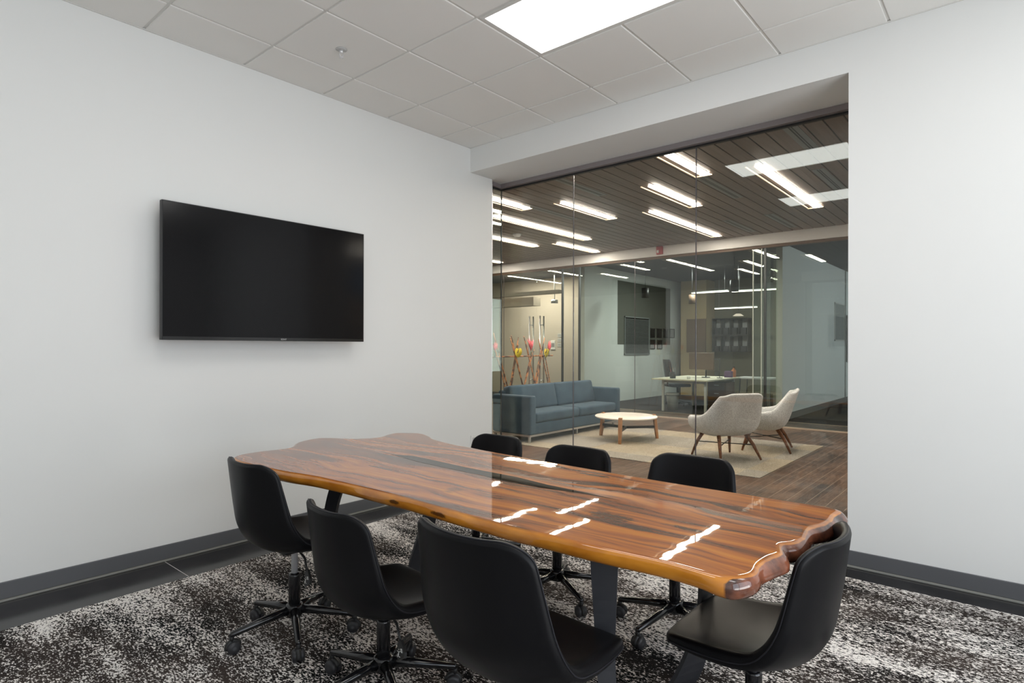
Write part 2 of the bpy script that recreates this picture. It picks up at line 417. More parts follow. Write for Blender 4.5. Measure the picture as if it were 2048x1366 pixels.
# sprinkler
s_ = thing('sprinkler_head', 'small chrome fire sprinkler on a white ceiling tile', 'sprinkler', (-3.339, 2.206, H - .002))
MB().lathe([(.0, 0), (.036, 0), (.036, -.003), (.022, -.008), (.0, -.008)], 24).build('escutcheon', M['light_gray'], s_)
b = MB(); b.lathe([(.011, -.006), (.011, -.02), (.007, -.024), (.0, -.024)], 12); b.tube([(0, .011, -.022), (0, .012, -.038), (0, 0, -.052)], .0022, 6); b.tube([(0, -.011, -.022), (0, -.012, -.038), (0, 0, -.052)], .0022, 6)
b.lathe([(.002, -.05), (.014, -.053), (.014, -.055), (0, -.055)], 12); b.build('nozzle', M['chrome'], s_)

# outlet
o_ = thing('wall_outlet', 'white power outlet low on the television wall', 'outlet', (XL, 4.165, .42))
MB().box(0, .005, -.036, .036, -.057, .057).build('cover_plate', M['plastic_white'], o_, .002)
for z in (-.022, .022):
    b = MB(); b.box(.005, .0065, -.016, .016, z - .013, z + .013); b.build('socket', M['light_gray'], o_, .001)

# ------------------------------------------------------------------ near glass partition
XS = XL - .088                           # plane of the short glass return at the corner
b = MB(); b.box(XS - .03, XR + .3, YG - .055, YG + .05, 2.982, ZH - .001); b.box(XS - .04, XS + .04, 4.431, YG - .03, 2.985, ZH - .001)
w1 = struct('window_1', b, M['frame_mauve'], 'frameless glass partition between meeting room and lounge', cat='glass partition')
MB().box(XS - .012, XR + .3, YG - .016, YG + .016, 2.968, 2.985).build('gasket', M['black'], w1)
MB().box(XS - .006, XR + .3, YG - .015, YG + .015, 0, .03).build('bottom_channel', M['alu'], w1)
seams = [XS, -3.222, -2.014, -.5]
for a, c in zip(seams, seams[1:]):
    MB().box(a + .003, c - .003, YG - .006, YG + .006, .03, 2.970).build('glass_pane', M['glass'], w1)
for a in seams[1:-1]:
    MB().box(a - .003, a + .003, YG - .005, YG + .005, .03, 2.970).build('glass_joint', M['seam'], w1)
MB().box(XS - .005, XS + .005, YG - .005, YG + .005, .03, 2.970).build('corner_joint', M['black'], w1)
MB().box(XS - .006, XS + .006, 4.431, YG - .006, .03, 2.970).build('side_pane', M['glass_green'], w1)
MB().box(XS - .012, XS + .012, 4.431, YG - .016, 2.968, 2.985).build('side_gasket', M['black'], w1)
MB().box(XL - .075, XL - .001, 4.4305, 4.438, 0, 2.98).build('edge_channel', M['steel'], w1)

# ------------------------------------------------------------------ lounge shell
LX0, LX1 = -13.0, 4.2
b = MB(); b.box(LX0, LX1, YG + .05, 11.39, -.1, 0); b.box(LX0, XL - .17, 2.0, YG + .05, -.1, 0)
struct('floor_lounge', b, M['plank_floor'], 'brown plank floor of the lounge', cat='floor')
b = MB(); b.box(-7.58, LX1, 11.37, 11.40, 0, .004); struct('trim_4', b, M['strip_metal'], 'pale strip where the office carpet starts', cat='floor strip')
b = MB(); b.box(LX0, LX1, FG - .025, FG + .025, 0, .022); struct('trim_5', b, M['strip_metal'], 'pale metal channel under the far glass wall', cat='floor channel')

fix = []   # ceiling fixtures of the lounge: x0, y0, y1
for x, y0, y1 in [(-2.79, 5.12, 6.42), (-3.46, 6.43, 7.76), (-4.09, 7.65, 10.09), (-4.75, 6.43, 7.71), (-5.98, 6.45, 8.93), (-6.61, 8.89, 10.22), (-5.33, 5.12, 6.415), (-7.14, 7.60, 8.90), (-2.23, 6.45, 8.87), (-8.4, 6.43, 7.73), (-9.1, 7.65, 10.1), (.35, 6.45, 8.87), (1.9, 6.45, 8.87), (-10.6, 6.45, 8.9)]:  # the two right of the opening are unseen, added to light the lounge
    fix.append((x, x + .19, y0, y1))
pitch = .1557; xseam = -3.918
b = MB(); k0 = int((LX0 - xseam) / pitch) - 1
for k in range(k0, 60):
    x0 = xseam + pitch * k + .007; x1 = x0 + pitch - .014
    if x0 < LX0 or x1 > LX1: continue
    for (a, c, d, e) in holes(x0, x1, 4.77 if x1 > XL - .17 else 2.0, FF, []): b.box(a, c, d, e, H, H + .012)
struct('ceiling_lounge', b, M['ceiling_plank'], 'dark brown plank ceiling of the lounge', cat='ceiling')
b = MB(); b.box(LX0, LX1, 2.0, 18.2, H + .16, H + .2)
struct('ceiling_void', b, M['black'], 'black void above the lounge planks', cat='ceiling')
b = MB()
b.box(LX0, LX1, 2.0, FF, H + .03, H + .034)
struct('ceiling_backing', b, M['black'], 'black backing behind the plank gaps', cat='ceiling')
b = MB(); b.box(LX0, LX1, FF, FG + .12, 3.075, H + .1); b.box(XL - .17, LX1, 4.76, 4.77, ZH, H)
struct('wall_bulkhead', b, M['white'], 'white bulkhead over the far glass wall', cat='bulkhead')
b = MB(); b.box(LX0, LX1, FG - .05, FG + .05, 3.03, 3.075)
struct('trim_7', b, M['brown_panel'], 'brown head channel of the far glass wall', cat='head channel')
# lounge side walls; the right-hand one has a high window
b = MB(); b.box(LX0 - .1, LX0, 2.0, 18, 0, H + .1); struct('wall_lounge_left', b, M['beige'], 'beige wall at the far left of the lounge', cat='wall')
b = MB(); b.box(LX0, XL - .17, 1.9, 2.0, 0, H + .1); struct('wall_lounge_front', b, M['white'], 'white wall of the lounge beyond the television wall', cat='wall')
wx = 2.6
b = MB(); b.box(wx, wx + .1, 4.77, 6.6, 0, H); b.box(wx, wx + .1, 8.3, FF, 0, H); b.box(wx, wx + .1, 6.6, 8.3, 0, 2.35)
struct('wall_lounge_right', b, M['beige'], 'lounge wall with a high window', cat='wall')
b = MB(); b.box(wx + .02, wx + .07, 7.1, 7.16, 2.35, H); b.box(wx + .02, wx + .07, 6.6, 8.3, 2.35, 2.4)
struct('window_5', b, M['blue_black'], 'high window at the end of the lounge')

# lounge light fixtures: a flush lamp bar with a thin lit lip beside it and at its far end
def lounge_light(fx, label):
    x0, x1, y0, y1 = fx; l = y1 - y0
    t_ = thing('ceiling_light', label, 'ceiling light', (x0, y0, H), group='slot lights in the plank ceiling')
    n = 2 if l > 2 else 1; s = l / n
    for i in range(n):
        MB().box(.088, .182, i * s + .010, (i + 1) * s - .010, -.012, -.002).build('diffuser', M['strip_light'], t_)
    MB().box(.082, .188, 0, l, -.004, 0).build('housing', M['housing'], t_)
    MB().box(0, .010, -.02, l, -.010, 0).build('trim_lip', M['lip_glow'], t_)
    MB().box(0, .195, l + .012, l + .026, -.012, 0).build('end_cap', M['lip_glow'], t_)
    return t_
M['housing'] = mat('fixture_housing', (.32, .22, .15), .5)
LBL = ['slot light nearest the glass partition head', 'slot light left of the glass joint, above the round table', 'long twin slot light above the armchairs', 'slot light above the left end of the round table', 'long twin slot light above the blue sofa', 'short slot light nearest the white bulkhead', 'slot light in the top left corner of the glass', 'slot light behind the sofa by the glass corner', 'long twin slot light at the right of the plank ceiling',
       'slot light beyond the glass corner', 'twin slot light far left of the lounge', 'added unseen twin slot light behind the right wall', 'added unseen twin slot light at the lounge window end', 'twin slot light at the beige wall']
for fx, lb in zip(fix, LBL): lounge_light(fx, lb)

# slot air vents in the planks
VL = ['slot air vent near the glass, left of the middle joint', 'slot air vent between two slot lights right of the joint', 'slot air vent in the top right of the plank ceiling', 'slot air vent nearest the bulkhead', 'slot air vent near the bulkhead, left one', 'slot air vent above the sofa', 'slot air vent cut off by the right wall']
for (x, y0, y1), lb in zip([(-4.02, 5.38, 6.47), (-2.75, 6.49, 7.69), (-1.53, 5.0, 6.26), (-2.76, 8.92, 10.14), (-3.38, 8.92, 10.08), (-5.10, 6.2, 7.42), (-1.66, 7.0, 8.06)], VL):
    t_ = thing('ceiling_vent', lb, 'air vent', (x, y0, H), group='slot vents in the plank ceiling'); l = y1 - y0
    b = MB(); b.box(-.062, -.018, 0, l, -.004, .0); b.box(.018, .062, 0, l, -.004, .0); b.box(-.018, .018, 0, .02, -.004, 0); b.box(-.018, .018, l - .02, l, -.004, 0); b.box(-.004, .004, .02, l - .02, -.003, 0)
    b.build('frame', M['vent'] if 'vent' in M else M.setdefault('vent', mat('vent_metal', (.22, .225, .22), .4, .4)), t_)
    MB().box(-.018, .018, .02, l - .02, -.0012, 0).build('slot', M['black'], t_)
b = MB(); b.lathe([(0, 0), (.07, 0), (.07, -.02), (.05, -.045), (.0, -.048)], 24)
single('smoke_detector', b, M['plastic_white'], 'round white smoke detector on the plank ceiling', 'smoke detector', loc=(-6.512, 7.749, H))
t_ = thing('fire_alarm', 'red fire alarm strobe on the white bulkhead', 'fire alarm', (-5.20, FF, 3.18))
MB().box(-.062, .062, -.05, 0, -.08, .075).build('housing', M['red'], t_, .008)
MB().rbox(-.045, -.005, -.062, -.049, -.055, .0, .006).build('strobe_lens', M['plastic_white'], t_)

# ------------------------------------------------------------------ far glass wall
b = MB()
for x in (-7.53, -7.09, -3.30): b.box(x - .018, x + .018, FG - .02, FG + .02, .022, 3.03)
w2 = struct('window_2', b, M['frame_dark'] if 'frame_dark' in M else M.setdefault('frame_dark', mat('dark_metal_frame', (.05, .055, .055), .35, .5)), 'far glass wall in front of the offices', cat='glass wall')
fs_ = [LX0, -9.22, -8.24, -7.53, -7.09, -5.779, -3.30, -1.2, LX1]
for a, c in zip(fs_, fs_[1:]):
    MB().box(a + .004, c - .004, FG - .006, FG + .006, .022, 3.03).build('glass_pane', M['glass_green'], w2)
for x in (-5.779, -1.2, -9.22):
    MB().box(x - .004, x + .004, FG - .006, FG + .006, .022, 3.03).build('glass_joint', M['seam'], w2)
MB().box(-3.49, -3.37, FG + .03, FG + .9, .022, 3.03).build('return_pane', M['glass_green'], w2)
for x in (-3.50, -3.36):
    MB().box(x - .008, x + .008, FG - .01, FG + .01, .022, 3.03).build('edge_strip', M['seam_light'], w2)
# pull handles of the glass double door
for x, lb in ((-8.394, 'tall steel pull handle on the left glass door leaf'), (-8.095, 'tall steel pull handle on the right glass door leaf')):
    t_ = thing('door_pull', lb, 'door handle', (x, FG, 0))
    for s in (-1, 1):
        MB().tube([(0, s * .07, .43), (0, s * .07, 2.03)], .016, 12).build('bar', M['steel'], t_)
    for z in (.6, 1.83): MB().tube([(0, -.07, z), (0, .07, z)], .010, 8).build('standoff', M['steel'], t_)

# ------------------------------------------------------------------ corridor, office and right-hand room behind the far glass
b = MB(); b.box(LX0, LX1, 11.40, 18.2, -.1, 0); b.box(LX0, -7.58, 11.39, 11.4, -.1, 0); struct('floor_office', b, M['office_carpet'], 'dark office carpet', cat='floor')
b = MB(); b.box(LX0, LX1, FG + .12, 18.2, H - .02, H + .02); struct('ceiling_office', b, M['dark_ceiling'], 'dark ceiling over the offices', cat='ceiling')
b = MB(); b.box(LX0, -7.70, 13.2, 13.3, 0, H); struct('wall_corridor', b, M['beige'], 'beige corridor wall behind the glass doors', cat='wall')
b = MB(); b.box(-7.70, -7.58, 11.43, 18.1, 0, H); struct('wall_office_left', b, M['office_wall'], 'pale wall at the left of the office', cat='wall')
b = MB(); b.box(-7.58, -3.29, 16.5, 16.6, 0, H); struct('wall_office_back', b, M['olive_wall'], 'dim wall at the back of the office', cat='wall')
b = MB(); b.box(-3.40, -3.29, 11.43, 18.1, 0, H); struct('wall_office_right', b, M['partition'] if 'partition' in M else M.setdefault('partition', paint('partition_paint', (.60, .63, .635))), 'pale partition between the two offices', cat='wall')
b = MB(); b.box(-3.29, LX1, 18.1, 18.2, 0, H); struct('wall_room_back', b, M['partition'], 'pale back wall of the right-hand room', cat='wall')
b = MB(); b.box(LX1, LX1 + .1, 10.4, 18.2, 0, H); struct('wall_room_right', b, M['partition'], 'far right wall of the right-hand room', cat='wall')
b = MB(); b.box(-3.29, -3.275, 11.45, 18.1, 0, .12); struct('baseboard_room', b, M['base'], 'dark baseboard of the right-hand room', cat='baseboard')
b = MB(); b.box(-11.6, -9.45, 11.9, 12.2, 2.40, 2.62); b.box(-11.6, -8.3, 11.4, 11.6, 2.62, 2.70)
struct('trim_8', b, M['beige'], 'low beige soffit over the corridor', cat='soffit')
b = MB(); b.lathe([(0, 0), (.09, 0), (.09, -.09), (.0, -.09)], 20)
single('downlight', b, M['alu'], 'small round downlight under the corridor soffit', 'downlight', loc=(-9.15, 12.4, 2.56))
MB().box(-.01, .01, -.01, .01, 0, .7).build('stem', M['alu'], bpy.data.objects['downlight'])
MB().lathe([(0, -.091), (.075, -.091), (.075, -.094), (0, -.094)], 20).build('lens', M['shade_light'], bpy.data.objects['downlight'])
t_ = thing('thermostat', 'white thermostat with a grey display on the beige corridor wall', 'thermostat', (-9.78, 13.2, 1.42))
MB().box(-.075, .075, -.025, 0, -.15, .10).build('body', M['plastic_white'], t_, .01); MB().box(-.05, .06, -.028, -.024, -.08, .03).build('display', M['gray'], t_)
for z, lb in ((1.66, 'topmost small notice plate on the beige corridor wall'), (1.53, 'middle small notice plate on the beige corridor wall'), (1.40, 'lowest small notice plate on the beige corridor wall')):
    t_ = thing('notice_plate', lb, 'notice plate', (-9.55, 13.2, z), group='notice plates beside the thermostat')
    MB().box(-.075, .075, -.01, 0, -.05, .05).build('plate', M['light_gray'], t_)
    b = MB()
    for q in (-.02, .01): b.box(-.06, .04, -.012, -.009, q, q + .012)
    b.build('marks', M['gray'], t_)

# framed slat panel and frames on the office's left wall
xw = -7.58
t_ = thing('slat_board', 'framed grey slatted board on the pale office wall', 'wall board', (xw, 13.87, 1.635))
b = MB(); hy, hz = .665, .49
b.box(0, .03, -hy, hy, hz - .03, hz); b.box(0, .03, -hy, hy, -hz, -hz + .03); b.box(0, .03, -hy, -hy + .03, -hz, hz); b.box(0, .03, hy - .03, hy, -hz, hz)
b.build('frame', M['net'], t_)
MB().box(0, .006, -hy + .03, hy - .03, -hz + .03, hz - .03).build('backing', M['black'], t_)
b = MB()
for i in range(24):
    z = -hz + .04 + i * (2 * hz - .08) / 24; b.box(.008, .018, -hy + .03, hy - .03, z, z + .014)
b.build('slats', M['net'], t_)
FL = ['black picture frame nearest the slatted board, upper row', 'second picture frame in the upper row beside the slatted board', 'third picture frame in the upper row beside the slatted board', 'last picture frame in the upper row, on the pale part of the wall', 'lower picture frame nearest the slatted board', 'lower picture frame furthest from the slatted board']
for (y, z), lb in zip([(14.71, 1.73), (15.11, 1.73), (15.51, 1.735), (15.91, 1.74), (14.71, 1.42), (15.14, 1.42)], FL):
    t_ = thing('picture_frame', lb, 'picture frame', (xw, y, z), group='small frames on the office wall')
    b = MB(); a, c, f = .15, .128, .018
    b.box(0, .02, -a, a, c - f, c); b.box(0, .02, -a, a, -c, -c + f); b.box(0, .02, -a, -a + f, -c, c); b.box(0, .02, a - f, a, -c, c)
    b.build('frame', M['black'], t_); MB().box(0, .006, -a + f, a - f, -c + f, c - f).build('sheet', M['gray'], t_)
b = MB(); b.box(xw, xw + .006, 12.9, 15.8, 1.41, 3.0); single('reflection_sheet', b, M['dark_reflection'], 'dark reflection painted as a sheet on the pale office wall', 'painted reflection')  # dark sheet standing in for a reflection in the far glass

# column, cabinet, wall shelf at the back of the office
b = MB(); b.box(-7.3, -6.56, 15.9, 16.49, 0, 3.2); struct('column_1', b, M['tan_wall'], 'tan column at the back of the office', cat='column')
b = MB(); b.box(-7.11, -6.56, 15.86, 15.899, 1.2, 2.13); single('pin_board', b, M['brown_panel'], 'brown board on the tan column', 'board')
t_ = thing('wall_shelf', 'dark wall shelf with cubbies at the back of the office', 'shelf', (-6.03, 16.5, 1.68))
b = MB(); b.box(-.49, .49, -.3, -.28, .44, .46); b.box(-.49, .49, -.3, 0, .44, .46); b.box(-.49, .49, -.3, 0, -.46, -.44); b.box(-.49, .49, -.3, 0, -.02, .02)
for x in (-.49, -.25, -.01, .23, .47): b.box(x, x + .02, -.3, 0, -.46, .46)
b.build('case', M['black'], t_)
MB().box(-.48, .48, -.02, 0, -.45, .45).build('back_panel', M['gray'], t_)
sh = [('dark binder', 'binder'), ('box file', 'box'), ('storage tin', 'box'), ('bundle of folders', 'folder')]
pos8 = [(i, r) for r in (0, 1) for i in range(4)]
for i, r in pos8:
    x = -6.52 + .24 * i + .06; z = 1.24 if r == 0 else 1.70; h_ = .14 + .04 * ((i * 3 + r) % 3)
    nm = ['box_file', 'storage_box'][(i + r) % 2]
    b = MB(); b.box(0, .13, 0, .12, 0, h_); b.box(.02, .11, -.004, 0, h_ * .5, h_ * .8)
    single(nm, b, M['blue_black'], 'dark %s in the %s cubby of the %s row of the wall shelf' % (nm.replace('_', ' '), ['first', 'second', 'third', 'last'][i], ['lower', 'upper'][r]), 'box', 'boxes on the office wall shelf', loc=(x, 16.25, z))

# pendant lamps and linear lights in the office
for (x, y, z, r, hh, m_, lb) in [(-6.615, 12.5, 2.60, .085, .22, 'black', 'black cylinder pendant lamp above the left end of the desk'), (-5.915, 13.5, 2.48, .08, .21, 'brown_panel', 'brown cylinder pendant lamp in front of the tan column'), (-4.555, 12.5, 2.63, .085, .23, 'black', 'black cylinder pendant lamp nearest the glass corner')]:
    t_ = thing('pendant_lamp', lb, 'pendant lamp', (x, y, z), group='cylinder pendants in the office')
    MB().lathe([(0, hh / 2), (r, hh / 2), (r, -hh / 2), (r - .01, -hh / 2), (r - .01, hh / 2 - .02), (0, hh / 2 - .02)], 20).build('lamp_shade', M[m_], t_)
    MB().tube([(0, 0, hh / 2), (0, 0, H - .02 - z)], .006, 6).build('cord', M['black'], t_)
t_ = thing('pendant_lamp', 'small lit pendant with a flared white shade above the wall shelf', 'pendant lamp', (-4.83, 13.5, 2.05))
MB().lathe([(.05, .05), (.12, .0), (.115, .0), (.045, .045)], 24).build('lamp_shade', M['shade_light'], t_)
MB().tube([(0, 0, .045), (0, 0, H - .02 - 2.05)], .004, 6).build('cord', M['black'], t_)
for (x0, x1, y, z, lb) in [(-6.14, -5.24, 14.0, 2.67, 'thin linear light hanging left of the pendants'), (-5.15, -3.5, 14.0, 2.65, 'longer thin linear light beside the office partition'), (-5.96, -4.91, 15.0, 2.333, 'lowest thin linear light above the wall shelf')]:
    t_ = thing('linear_light', lb, 'linear light', ((x0 + x1) / 2, y, z), group='thin linear lights in the office'); w = (x1 - x0) / 2
    MB().box(-w, w, -.03, .03, -.012, .012).build('diffuser', M['office_light'], t_)
    b = MB(); b.box(-w, w, -.035, .035, .012, .03)
    for x in (-w * .8, w * .8): b.tube([(x, 0, .02), (x, 0, H - .02 - z)], .003, 5)
    b.build('housing', M['alu'], t_)
t_ = thing('linear_light', 'linear light in the right-hand room beyond the glass', 'linear light', (-.8, 13.5, 2.9))
MB().box(-.6, .6, -.05, .05, -.02, .02).build('diffuser', M['office_light'], t_); MB().tube([(0, 0, .02), (0, 0, H - .02 - 2.9)], .004, 6).build('hanger', M['alu'], t_)

# desk with things on it
t_ = thing('desk', 'white rectangular office desk behind the far glass', 'desk', (-5.32, 12.35, 0))
MB().box(-.62, .60, -.85, .95, .655, .685).build('desk_top', M['desk_white'] if 'desk_white' in M else M.setdefault('desk_white', mat('desk_white', (.7, .66, .52), .4)), t_, .004)
for x in (-.42, .50):
    for y in (-.70, .82): MB().box(x - .022, x + .022, y - .022, y + .022, 0, .655).build('leg', M['light_gray'], t_)
for y in (-.72, .80): MB().box(-.42, .50, y, y + .04, .60, .655).build('apron', M['light_gray'], t_)
t_ = thing('pen_cup', 'dark mesh cup of pens on the left of the desk', 'pen cup', (-5.585, 11.78, .685))
MB().lathe([(0, 0), (.06, 0), (.065, .13), (.058, .13), (.054, .01), (0, .01)], 20).build('cup', M['blue_black'], t_)
for k, (dx, m_) in enumerate(((-.03, 'red'), (0, 'light_gray'), (.025, 'gray'), (-.01, 'orange'))):
    MB().tube([(dx * .5, .01 * k, .012), (dx * 1.6, .012 * k - .01, .19 + .01 * k)], .004, 6).build('pen', M[m_], t_)
b = MB(); b.lathe([(0, 0), (.035, 0), (.035, .05), (0, .05)], 16); single('tape_roll', b, M['plastic_white'], 'small white tape roll on the desk edge', 'tape roll', loc=(-5.22, 11.75, .685))
t_ = thing('computer_monitor', 'brown-backed computer monitor on an arm on the desk', 'monitor', (-5.22, 12.55, .685))
MB().rbox(-.34, .22, -.03, .0, .17, .54, .012).build('panel', M['brown_panel'], t_)
b = MB(); b.tube([(.02, .04, 0), (.02, .04, .36)], .014, 10); b.tube([(.02, .04, .36), (.02, 0, .36)], .014, 10); b.lathe([(0, 0), (.09, 0), (.09, .012), (0, .012)], 20, (.02, .04, 0)); b.build('stand', M['black'], t_)
t_ = thing('desk_lamp', 'thin black desk lamp beside the monitor', 'desk lamp', (-4.86, 12.5, .685))
MB().lathe([(0, 0), (.06, 0), (.06, .012), (0, .012)], 20).build('base', M['black'], t_)
MB().tube([(0, 0, .01), (0, 0, .42)], .007, 8).build('pole', M['black'], t_); MB().tube([(0, 0, .40), (-.12, 0, .40)], .009, 8).build('lamp_arm', M['black'], t_)
b = MB(); b.box(-.075, .075, -.06, .06, 0, .13); b.box(-.065, .065, -.05, .05, .13, .14); single('storage_box', b, M['purple'], 'purple box at the right end of the desk', 'box', loc=(-4.84, 12.95, .685), bevel=.004)
t_ = thing('bottle', 'orange bottle standing behind the purple box', 'bottle', (-4.80, 13.15, .685)); MB().lathe([(0, 0), (.05, 0), (.05, .15), (.02, .18), (.02, .21), (0, .21)], 16).build('body', M['orange'], t_); MB().lathe([(0, .21), (.024, .21), (.024, .235), (0, .235)], 16).build('cap', M['black'], t_)
t_ = thing('waste_bin', 'grey waste bin with a pale liner under the desk', 'waste bin', (-5.70, 12.02, 0))
MB().lathe([(0, 0), (.10, 0), (.14, .34), (.132, .34), (.094, .01), (0, .01)], 20).build('bin', M['gray'], t_); MB().lathe([(.141, .30), (.15, .345), (.138, .36), (.133, .345)], 20).build('liner', M['light_gray'], t_)
# task chair
t_ = thing('task_chair', 'grey office task chair behind the white desk', 'office chair', (-6.02, 12.95, 0), -.6)
sb = MB(); R_ = 8; vs = []; 
for i in range(9):
    for j in range(7):
        u = j / 6 * 2 - 1; w = i / 8; ww = .20 - .05 * (w ** 3)
        vs.append((u * ww, -.22 - .10 * w + .04 * u * u, .58 + .48 * w))
n_ = len(vs); vs += [(x, y - .02, z) for x, y, z in vs]
fs = [(i * 7 + j, i * 7 + j + 1, (i + 1) * 7 + j + 1, (i + 1) * 7 + j) for i in range(8) for j in range(6)]
fs += [tuple(n_ + q for q in reversed(f)) for f in fs]
per = [j for j in range(7)] + [i * 7 + 6 for i in range(1, 9)] + [56 + j for j in range(5, -1, -1)] + [i * 7 for i in range(7, 0, -1)]
fs += [(per[k], per[(k + 1) % len(per)], n_ + per[(k + 1) % len(per)], n_ + per[k]) for k in range(len(per))]
sb.add(vs, fs, True); sb.build('backrest', M['blue_black'], t_)
MB().rbox(-.23, .23, -.22, .22, .43, .50, .03).build('seat', M['blue_black'], t_)
MB().tube([(0, -.15, .45), (0, -.25, .45), (0, -.27, .62)], .018, 8).build('back_support', M['black'], t_)
MB().tube([(0, 0, .08), (0, 0, .43)], .025, 12).build('column', M['black'], t_)
for k in range(5):
    a = k * 2 * PI / 5; MB().tube([(0, 0, .10), (.28 * math.cos(a), .28 * math.sin(a), .06)], [.025, .015], 8).build('leg', M['black'], t_)
    b = MB(); b.lathe([(0, -.02), (.03, -.02), (.03, .02), (0, .02)], 12, (.28 * math.cos(a), .28 * math.sin(a), .03), axis='x'); b.build('caster', M['black'], t_)
# pedestal and second chair on the right of the desk
t_ = thing('side_table', 'low dark side table to the right of the desk', 'side table', (-4.62, 14.2, 0))
MB().box(-.4, .4, -.3, .3, .62, .65).build('table_top', M['light_gray'], t_)
for x in (-.36, .36):
    for y in (-.26, .26): MB().tube([(x, y, 0), (x * .9, y * .9, .62)], .012, 8).build('leg', M['black'], t_)
t_ = thing('file_pedestal', 'dark filing pedestal under the right side of the desk', 'filing pedestal', (-4.98, 12.9, 0))
MB().box(-.2, .2, -.25, .25, 0, .58).build('body', M['brown_panel'], t_)
for z in (.02, .22, .40):
    d_ = MB().box(-.19, .19, -.27, -.25, z, z + .16).build('drawer', M['brown_panel'], t_); MB().box(-.05, .05, -.28, -.27, z + .12, z + .13).build('handle', M['steel'], d_)

# right-hand room: screen and picture on the partition, chairs reflected there are real reflections
t_ = thing('wall_screen', 'thin black wall screen at the far right of the glass', 'screen', (-3.29, 16.63, 1.57))
MB().box(0, .03, 0, 1.1, -.58, .58).build('panel', M['screen'], t_, .004); MB().box(.03, .033, 0, 1.1, -.6, -.58).build('bezel', M['gray'], t_)
t_ = thing('wall_picture', 'framed grey picture on the pale partition', 'picture', (-3.29, 15.9, 1.95))
b = MB(); b.box(0, .02, -.5, .5, .42, .45); b.box(0, .02, -.5, .5, -.45, -.42); b.box(0, .02, -.5, -.47, -.45, .45); b.box(0, .02, .47, .5, -.45, .45); b.build('frame', M['light_gray'], t_)
MB().box(0, .008, -.47, .47, -.42, .42).build('print', M['net'], t_)

# ------------------------------------------------------------------ lounge furniture
b = MB(); b.box(-5.75, -2.02, 6.265, 8.863, 0, .008)
single('area_rug', b, M['rug'], 'cream heathered rug under the sofa and armchairs', 'rug')

# sofa: faces +x
S = thing('sofa', 'slate blue velvet sofa on a steel rail frame', 'sofa', (-5.50, 7.635, 0))
hx0, hx1, hy = -.36, .36, 1.215
b = MB()
for x in (hx0 + .02, hx1 - .03): b.box(x - .015, x + .015, -hy + .01, hy - .01, .085, .112)
for y in (-hy + .02, hy - .02, 0): b.box(hx0 + .02, hx1 - .02, y - .015, y + .015, .086, .111)
b.build('rail_frame', M['steel'], S)
for y in (-hy + .03, -.03, hy - .16):
    for x in (hx0 + .04, hx1 - .045): MB().box(x - .014, x + .014, y - .014, y + .014, 0.008, .09).build('leg', M['steel'], S)
MB().rbox(hx0 + .02, hx1 - .01, -hy + .12, hy - .12, .112, .27, .02).build('base', M['velvet'], S)
for s in (-1, 1):
    y0, y1 = sorted((s * hy, s * (hy - .13))); MB().rbox(hx0, hx1, y0, y1, .112, .655, .028).build('arm', M['velvet'], S)
MB().rbox(hx0, hx0 + .15, -hy + .12, hy - .12, .112, .70, .03).build('back_frame', M['velvet'], S)
for s in (0, 1):
    y0 = -hy + .132 if s == 0 else .004; y1 = -.004 if s == 0 else hy - .132
    MB().rbox(hx0 + .20, hx1 + .0, y0, y1, .272, .415, .04, 5).build('seat_cushion', M['velvet'], S)
    mt = Matrix.Translation((hx0 + .17, 0, .40)) @ Matrix.Rotation(-.22, 4, 'Y')
    MB().rbox(-.02, .15, y0, y1, -.02, .36, .045, 5, mt).build('back_cushion', M['velvet'], S)

# second, cream seat seen past the glass corner
t_ = thing('lounge_bench', 'cream upholstered bench seen past the glass corner behind the sofa', 'bench', (-7.6, 7.2, 0))
MB().rbox(-.35, .35, -.6, .6, .18, .45, .04).build('seat', M['boucle'], t_); MB().rbox(-.35, -.2, -.6, .6, .4, .85, .04).build('backrest', M['boucle'], t_)
for x in (-.28, .28):
    for y in (-.5, .5): MB().tube([(x, y, 0), (x, y, .18)], .018, 8).build('leg', M['walnut'], t_)

# round table
ct = (-4.335, 7.62)
t_ = thing('coffee_table', 'round white coffee table with three wooden legs', 'coffee table', (*ct, .008))
MB().lathe([(0, .318), (.435, .318), (.445, .324), (.445, .336), (.438, .342), (0, .342)], 64).build('table_top', M['tabletop_white'], t_)
for (x, y) in ((-4.793, 7.694), (-4.182, 7.19), (-4.038, 7.969)):
    d = Vector((x - ct[0], y - ct[1], 0)); d.normalize()
    mt = Matrix.Rotation(math.atan2(d.y, d.x), 4, 'Z')
    b = MB(); vs = []
    for (r, z, a_, c_) in ((.475, 0, .018, .020), (.452, .18, .022, .026), (.432, .335, .020, .028), (.428, .356, .017, .026)):
        for sx, sy in ((-1, -1), (1, -1), (1, 1), (-1, 1)): vs.append(mt @ Vector((r + sx * a_, sy * c_, z)))
    b.add(vs, [(3, 2, 1, 0)] + [(4 * i + j, 4 * i + (j + 1) % 4, 4 * i + 4 + (j + 1) % 4, 4 * i + 4 + j) for i in range(3) for j in range(4)] + [(12, 13, 14, 15)])
    b.build('leg', M['oak'], t_, .004)
    mb = MB(); mb.box(0, .44, -.013, .013, .155, .190, mt); mb.build('brace', M['black'], t_)

